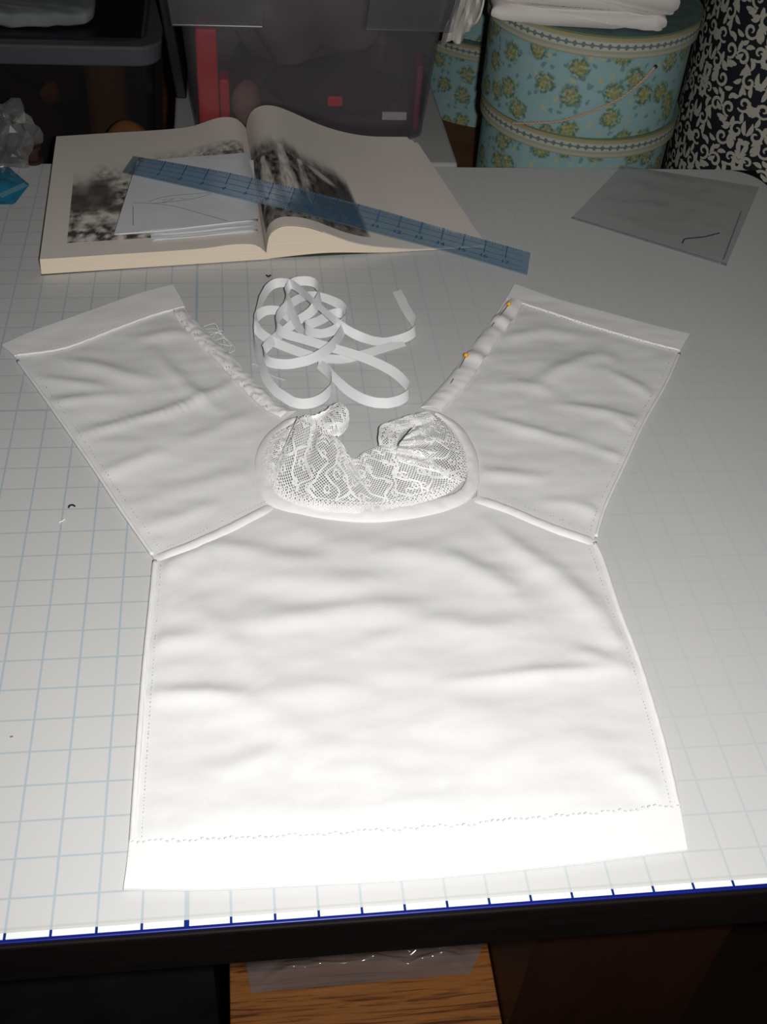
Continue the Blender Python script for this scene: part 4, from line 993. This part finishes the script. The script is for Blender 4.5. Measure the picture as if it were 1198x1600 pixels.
def net(sh, cell, wd, v0=0.0, v1=1.0):
    parts = []; L, W = sh.L, sh.W; k = L / W
    nd = int((L + W) / cell)
    for sgn in (1, -1):
        for q in range(nd + 1):
            c = q * cell
            pts = []
            for v in np.linspace(v0, v1, 22):
                x = (c - v * W) if sgn == 1 else (c - W + v * W)
                if 0 <= x <= L: pts.append((x / L, v))
            if len(pts) > 2: parts.append(lace_thread(sh, pts, wd, 0.0))
    return parts
def scrolls(sh, count, seed, wd=0.0014):
    r = random.Random(seed); parts = []; L, W = sh.L, sh.W
    for k in range(count):
        u0 = (k + 0.5) / count + r.uniform(-0.1, 0.1) / count; h = 1 if k % 2 else -1
        pts = []                                                 # serpentine stem climbing the lace with loops
        for q in np.linspace(0, 1, 46):
            v = 0.14 + 0.70 * q; x = u0 * L + h * 0.0055 * math.sin(q * 2.4 * math.pi + k) + 0.0022 * math.sin(q * 15 + k)
            pts.append((min(1, max(0, x / L)), v))
        parts.append(lace_thread(sh, pts, wd, 0.0005))
        for q in range(3):
            cv, cu = 0.25 + 0.24 * q + r.uniform(-0.04, 0.04), u0 * L + r.uniform(-0.007, 0.007); rad = r.uniform(0.0018, 0.0032)
            pts = [(min(1, max(0, (cu + rad * math.cos(a)) / L)), cv + 1.5 * rad * math.sin(a) / W) for a in np.linspace(0, 5.6, 18)]
            parts.append(lace_thread(sh, pts, wd * 0.8, 0.0006))
    return parts
def scallop(sh, cnt, wd=0.0017, v=0.93, amp=0.06):
    pts = [(u, v + amp * abs(math.sin(u * cnt * math.pi)) - amp * 0.4) for u in np.linspace(0, 1, cnt * 10)]
    parts = [lace_thread(sh, pts, wd, 0.0006)]
    pts = [(u, v - 0.06 + amp * abs(math.sin(u * cnt * math.pi)) - amp * 0.4) for u in np.linspace(0, 1, cnt * 10)]
    parts.append(lace_thread(sh, pts, wd * 0.7, 0.0005)); return parts
def foot(sh, cnt, wd=0.0012):                                      # gathered heading beside the binding: little upright loops
    parts = []
    for k in range(cnt):
        u = (k + 0.5) / cnt; du = 0.30 / cnt
        parts.append(lace_thread(sh, [(u - du, 0.0), (u - du, 0.08), (u, 0.13), (u + du, 0.08), (u + du, 0.0)], wd, 0.0005))
    parts.append(lace_thread(sh, [(q, 0.15) for q in np.linspace(0, 1, 60)], wd * 0.7, 0.0004)); return parts
main = Sheet([(160, 440), (180, 505), (250, 550), (370, 585), (500, 600), (620, 598), (750, 582), (880, 552), (990, 510), (1060, 450)],
             [(290, 152), (345, 150), (385, 225), (445, 240), (490, 275), (522, 330), (552, 350), (600, 318), (670, 292), (745, 290), (800, 300)], 0.007,
             [0.020, 0.022, 0.018, 0.022, 0.017, 0.012, 0.010, 0.016, 0.020, 0.024, 0.022], 90, 34, 0.0035, 5, right=[(1060, 450), (970, 400), (870, 340), (800, 300)])
under = Sheet([(140, 430), (128, 380), (138, 310), (175, 240), (255, 195), (285, 170)], [(185, 455), (190, 420), (205, 370), (230, 300), (262, 215), (290, 160)], 0.006, [0.008, 0.009, 0.010, 0.010], 44, 14, 0.0006, 4)
flap = Sheet([(300, 165), (340, 180), (380, 225), (430, 240), (472, 245)], [(372, 155), (420, 120), (480, 86), (522, 130), (520, 195)], 0.016, [0.018, 0.021, 0.023, 0.020], 44, 18, 0.002, 2, left=[(300, 165), (335, 155), (372, 155)], right=[(472, 245), (500, 225), (520, 195)])
fan = Sheet([(1065, 455), (1080, 370), (1055, 295), (1005, 220), (940, 155), (880, 135)], [(745, 345), (748, 320), (752, 300), (765, 275), (785, 250), (805, 225)], 0.009, [0.026, 0.029, 0.030, 0.027], 56, 30, 0.0025, 4, left=[(1065, 455), (930, 410), (820, 375), (745, 345)])
loop = Sheet([(745, 292), (755, 255), (775, 225), (815, 205), (870, 190), (930, 165)], [(666, 285), (664, 240), (672, 198), (745, 168), (820, 145), (890, 128)], 0.022, [0.016, 0.018, 0.021, 0.020], 48, 18, 0.0015, 3)
allnet, allcord = [], []
for sh, cnt, seed in ((main, 13, 1), (under, 4, 2), (flap, 5, 3), (fan, 6, 4), (loop, 5, 5)):
    allnet += net(sh, 0.0029, 0.00056)
    allcord += scrolls(sh, cnt, seed, 0.0017)
for sh, c in ((main, 13), (flap, 5), (loop, 5)): allcord += scallop(sh, c)
allcord += foot(main, 44); allcord += foot(fan, 16); allcord += foot(under, 12)
for sh in (main, fan, flap, under, loop):
    for e in (0.0, 1.0): allcord.append(lace_thread(sh, [(e, q) for q in np.linspace(0, 1, 24)], 0.0010, 0.0003))
lc = mesh('lace_ruffle', *join(allcord), M['lace'], ch); tag(lc, 'scrolling corded lace ruffle', kind='stuff')
o = mesh('lace_net', *join(allnet), M['lace'], lc); o['kind'] = 'stuff'

# ---------------------------------------------------------------- pins in the right sleeve edge
def pin(hx, hy, segs, label):
    e = empty('straight_pin', tuple(un(hx, hy, 0.009))); tag(e, label, 'pin', 'pins in the sleeve edge')
    c = un(hx, hy, 0.0105); mesh('pin_head', *lump(c[0], c[1], c[2], 0.0024, 0.0024, 0.0024, 1, 0, 0, 16, 10), M['orange'], e, True)
    for (x0, y0, z0), (x1, y1, z1) in segs: mesh('pin_shaft', *tube([un(x0, y0, z0), un(x1, y1, z1)], 0.00045, 6), M['steel'], e, True)
pin(795, 475, [((795, 475, 0.0105), (779, 496, 0.0090)), ((772, 504, 0.0088), (767, 511, 0.0094))], 'amber-headed pin nearest the sleeve hem')
pin(728, 555, [((728, 555, 0.0105), (718, 575, 0.0090)), ((708, 592, 0.0088), (704, 599, 0.0094))], 'amber-headed pin nearer the lace neckline')

# ---------------------------------------------------------------- tangled white ribbon
M['ribbon'] = mat('white_grosgrain_ribbon', (0.76, 0.765, 0.775), 0.55, 0.3, sheen=0.1); t = NT(M['ribbon']); U, Vv, _ = t.sep(t.co('UV'))
rb_ = t.math('SINE', t.math('MULTIPLY', U, 6283 / 0.9)); t.bump(rb_, 0.12, 0.0004)
# points: crop x, crop y (3.993 px per photo px from 380,420), height of centre line in mm, tilt in degrees (0 flat, 90 on edge)
RP = [(958, 140, 2, 15), (985, 195, 3, 25), (1020, 260, 5, 30), (1062, 325, 7, 60), (1074, 372, 8, 70), (1040, 415, 6, 55), (960, 445, 5, 40), (860, 458, 5, 30), (760, 435, 6, 35), (660, 388, 12, 70),
      (560, 310, 22, 88), (450, 215, 28, 92), (340, 120, 26, 86), (270, 88, 22, 75), (190, 95, 19, 65), (130, 150, 17, 62), (100, 230, 15, 62), (84, 300, 12, 62), (66, 380, 9, 64),
      (70, 470, 7, 66), (105, 570, 5, 60), (140, 680, 5, 45), (215, 775, 6, 45), (310, 832, 6, 45), (410, 840, 6, 50), (500, 805, 6, 60), (552, 735, 7, 80), (535, 655, 8, 70), (470, 590, 6, 40),
      (500, 610, 5, 40), (560, 680, 5, 70), (640, 750, 6, 55), (750, 815, 7, 50), (870, 840, 7, 48), (975, 820, 7, 55), (1035, 772, 8, 75), (1015, 715, 8, 62), (930, 640, 8, 45), (800, 575, 8, 35),
      (660, 525, 10, 30), (520, 485, 13, 28), (370, 440, 16, 30), (250, 400, 17, 45), (208, 345, 18, 70), (235, 275, 18, 60), (320, 200, 16, 25), (420, 165, 14, 25), (530, 190, 13, 35), (620, 240, 13, 60),
      (640, 310, 13, 75), (560, 385, 14, 40), (450, 405, 12, 30), (380, 360, 10, 35), (460, 330, 8, 30), (560, 280, 9, 40), (622, 290, 10, 75), (615, 390, 14, 60), (540, 490, 18, 50), (420, 565, 17, 45), (280, 595, 13, 45),
      (160, 580, 10, 60), (128, 520, 9, 70), (160, 470, 10, 45), (240, 400, 8, 30), (330, 330, 12, 30), (430, 260, 18, 35), (478, 165, 22, 60), (455, 95, 23, 62), (380, 75, 23, 55), (300, 92, 22, 60), (265, 150, 21, 60), (285, 240, 19, 40), (335, 340, 17, 30), (380, 410, 14, 30),
      (330, 345, 10, 30), (240, 270, 12, 32), (140, 262, 13, 42), (76, 312, 12, 62), (92, 385, 10, 46), (160, 440, 8, 34), (250, 482, 6, 30), (350, 520, 5, 30), (470, 555, 4, 25), (590, 570, 3, 25), (720, 545, 3, 22), (860, 505, 2, 20), (1000, 462, 2, 15)]
rp_ = np.array([(*un(380 + x / 3.993, 420 + y / 3.993, z * 0.75 / 1000.0), math.radians(tl)) for x, y, z, tl in RP])
rs_ = spline(rp_, 720); P = rs_[:, :3]; til = rs_[:, 3]; T = frames(P); RWd = 0.0092
V, U_ = [], []; ssum = np.r_[0, np.cumsum(np.linalg.norm(np.diff(P, axis=0), axis=1))]
view = np.array([0.0, -0.75, 0.66])
Bs = []
for i in range(len(P)):
    h = np.array([T[i][0], T[i][1], 0]); h /= np.linalg.norm(h) + 1e-9; perp = np.array([-h[1], h[0], 0])
    up3 = np.array([0, 0, 1.0]); up3 -= T[i] * (up3 @ T[i]); up3 /= np.linalg.norm(up3)
    if perp @ np.array([0, 1.0, 0]) < 0: sg = -1.0
    else: sg = 1.0
    Bs.append((perp, up3, sg))
sgs = np.array([b[2] for b in Bs]); ker = np.hanning(17); ker /= ker.sum(); sgs = np.convolve(np.pad(sgs, 8, mode='edge'), ker, 'valid')
for i in range(len(P)):
    perp, up3, _ = Bs[i]; B = perp * math.cos(til[i]) * sgs[i] + up3 * max(math.sin(til[i]), 0.05) ; B /= np.linalg.norm(B)
    c = P[i].copy(); need = abs(B[2]) * RWd / 2 + 0.0010; c[2] = max(c[2], need)
    for k in (-0.5, 0.0, 0.5): V.append(c + B * k * RWd); U_.append((ssum[i], k + 0.5))
o = mesh('ribbon', V, gridfaces(len(P), 3), M['ribbon'], None, True, uvs=U_, solid=0.0004)
tag(o, 'tangled coil of narrow white ribbon between the sleeves', 'ribbon')
thread('thread', [(393, 570), (398, 569), (410, 576), (425, 587), (445, 594)], 0.001, 0.00028, M['thread'], 'fine white thread on the mat beside the ribbon coil')

# ================================================================ under the table
M['pine'] = mat('knotty_pine', (0.5, 0.25, 0.08), 0.4, 0.4); t = NT(M['pine']); co = t.co()
mp = t.n('ShaderNodeMapping'); mp.inputs['Scale'].default_value = (3.5, 80, 80); t.l(co, mp.inputs[0])
g = t.noise(mp.outputs[0], 2.2, 5, 0.6, 1.2); t.color(t.ramp(g, [(0.36, (0.07, 0.022, 0.006)), (0.45, (0.20, 0.073, 0.017)), (0.56, (0.25, 0.096, 0.024)), (0.66, (0.10, 0.034, 0.009))]))
PZ = -0.45
pc = empty('pine_chest', (0.24, 0.24, FZ)); tag(pc, 'knotty pine chest standing under the front of the table', 'chest')
for y0 in (0.040, 0.208):
    bev(mesh('plank', *box(0.115, 0.370, y0, y0 + 0.167, PZ - 0.02, PZ), M['pine'], pc), 0.0015)
mesh('body', *box(0.120, 0.365, 0.046, 0.37, FZ, PZ - 0.02), M['pine'], pc)
M['bag2'] = clear_plastic('clear_bag_on_chest', (0.75, 0.72, 0.75), 0.22, 0.12)
q2 = [(392, 1551), (735, 1521), (770, 1440), (375, 1450)]
Pq = [un(x, y, PZ + 0.002) for x, y in q2]; V = []
for i in range(44):
    for j in range(30):
        u, v = i / 43, j / 29; p = Pq[0] * (1 - u) * (1 - v) + Pq[1] * u * (1 - v) + Pq[2] * u * v + Pq[3] * (1 - u) * v
        e = min(1, 6 * min(u, 1 - u, v, 1 - v)); p[2] = PZ + 0.0015 + e * (0.022 + 0.012 * nz(u * 5, v * 4, 2) + 0.006 * nz(u * 14, v * 11, 6)); V.append(p)
tag(mesh('plastic_bag', V, gridfaces(44, 30), M['bag2'], None, True), 'wrinkled clear plastic bag lying on the pine chest', 'plastic bag')
M['browncab'] = noisy('dark_brown_cabinet', (0.022, 0.0085, 0.0045), (0.030, 0.012, 0.006), 9, 0.5, (6, 6, 1))
bc_ = empty('brown_cabinet', (0.46, 0.3, FZ)); tag(bc_, 'dark brown cabinet under the table right of the pine chest', 'cabinet')
mesh('carcass', *box(0.3715, 0.543, 0.118, 0.60, FZ, -0.10), M['browncab'], bc_)
mesh('door', *box(0.3715, 0.543, 0.100, 0.118, FZ + 0.03, -0.10), M['browncab'], bc_)
mesh('door_knob', *lump(0.395, 0.094, -0.66, 0.009, 0.009, 0.009, 1, 0, 0, 14, 10), M['browncab'], bc_, True)
M['blackcloth'] = noisy('black_draped_cloth', (0.006, 0.006, 0.008), (0.012, 0.012, 0.014), 20, 0.95)
def drape(x0, x1, y, z0, z1, n=90, m=20):
    V = []
    for i in range(n):
        for j in range(m):
            u, v = i / (n - 1), j / (m - 1); V.append((x0 + (x1 - x0) * u, y + 0.010 * math.sin(u * 34 + 2 * nz(u * 3, 0, 1)) * (0.4 + 0.6 * (1 - v)) + 0.006 * nz(u * 8, v * 2, 3), z0 + (z1 - z0) * v))
    return V, gridfaces(n, m)
kc = empty('black_cloth_cover', (-0.15, 0.3, FZ)); tag(kc, 'black cloth cover hanging in the dark left of the pine chest', 'cloth')
v, f = drape(-0.56, 0.105, 0.115, FZ + 0.002, -0.16); mesh('cloth_front', v, f, M['blackcloth'], kc, True, solid=0.002)
bev(mesh('covered_body', *box(-0.55, 0.098, 0.140, 0.6, FZ, -0.16), M['blackcloth'], kc), 0.004)
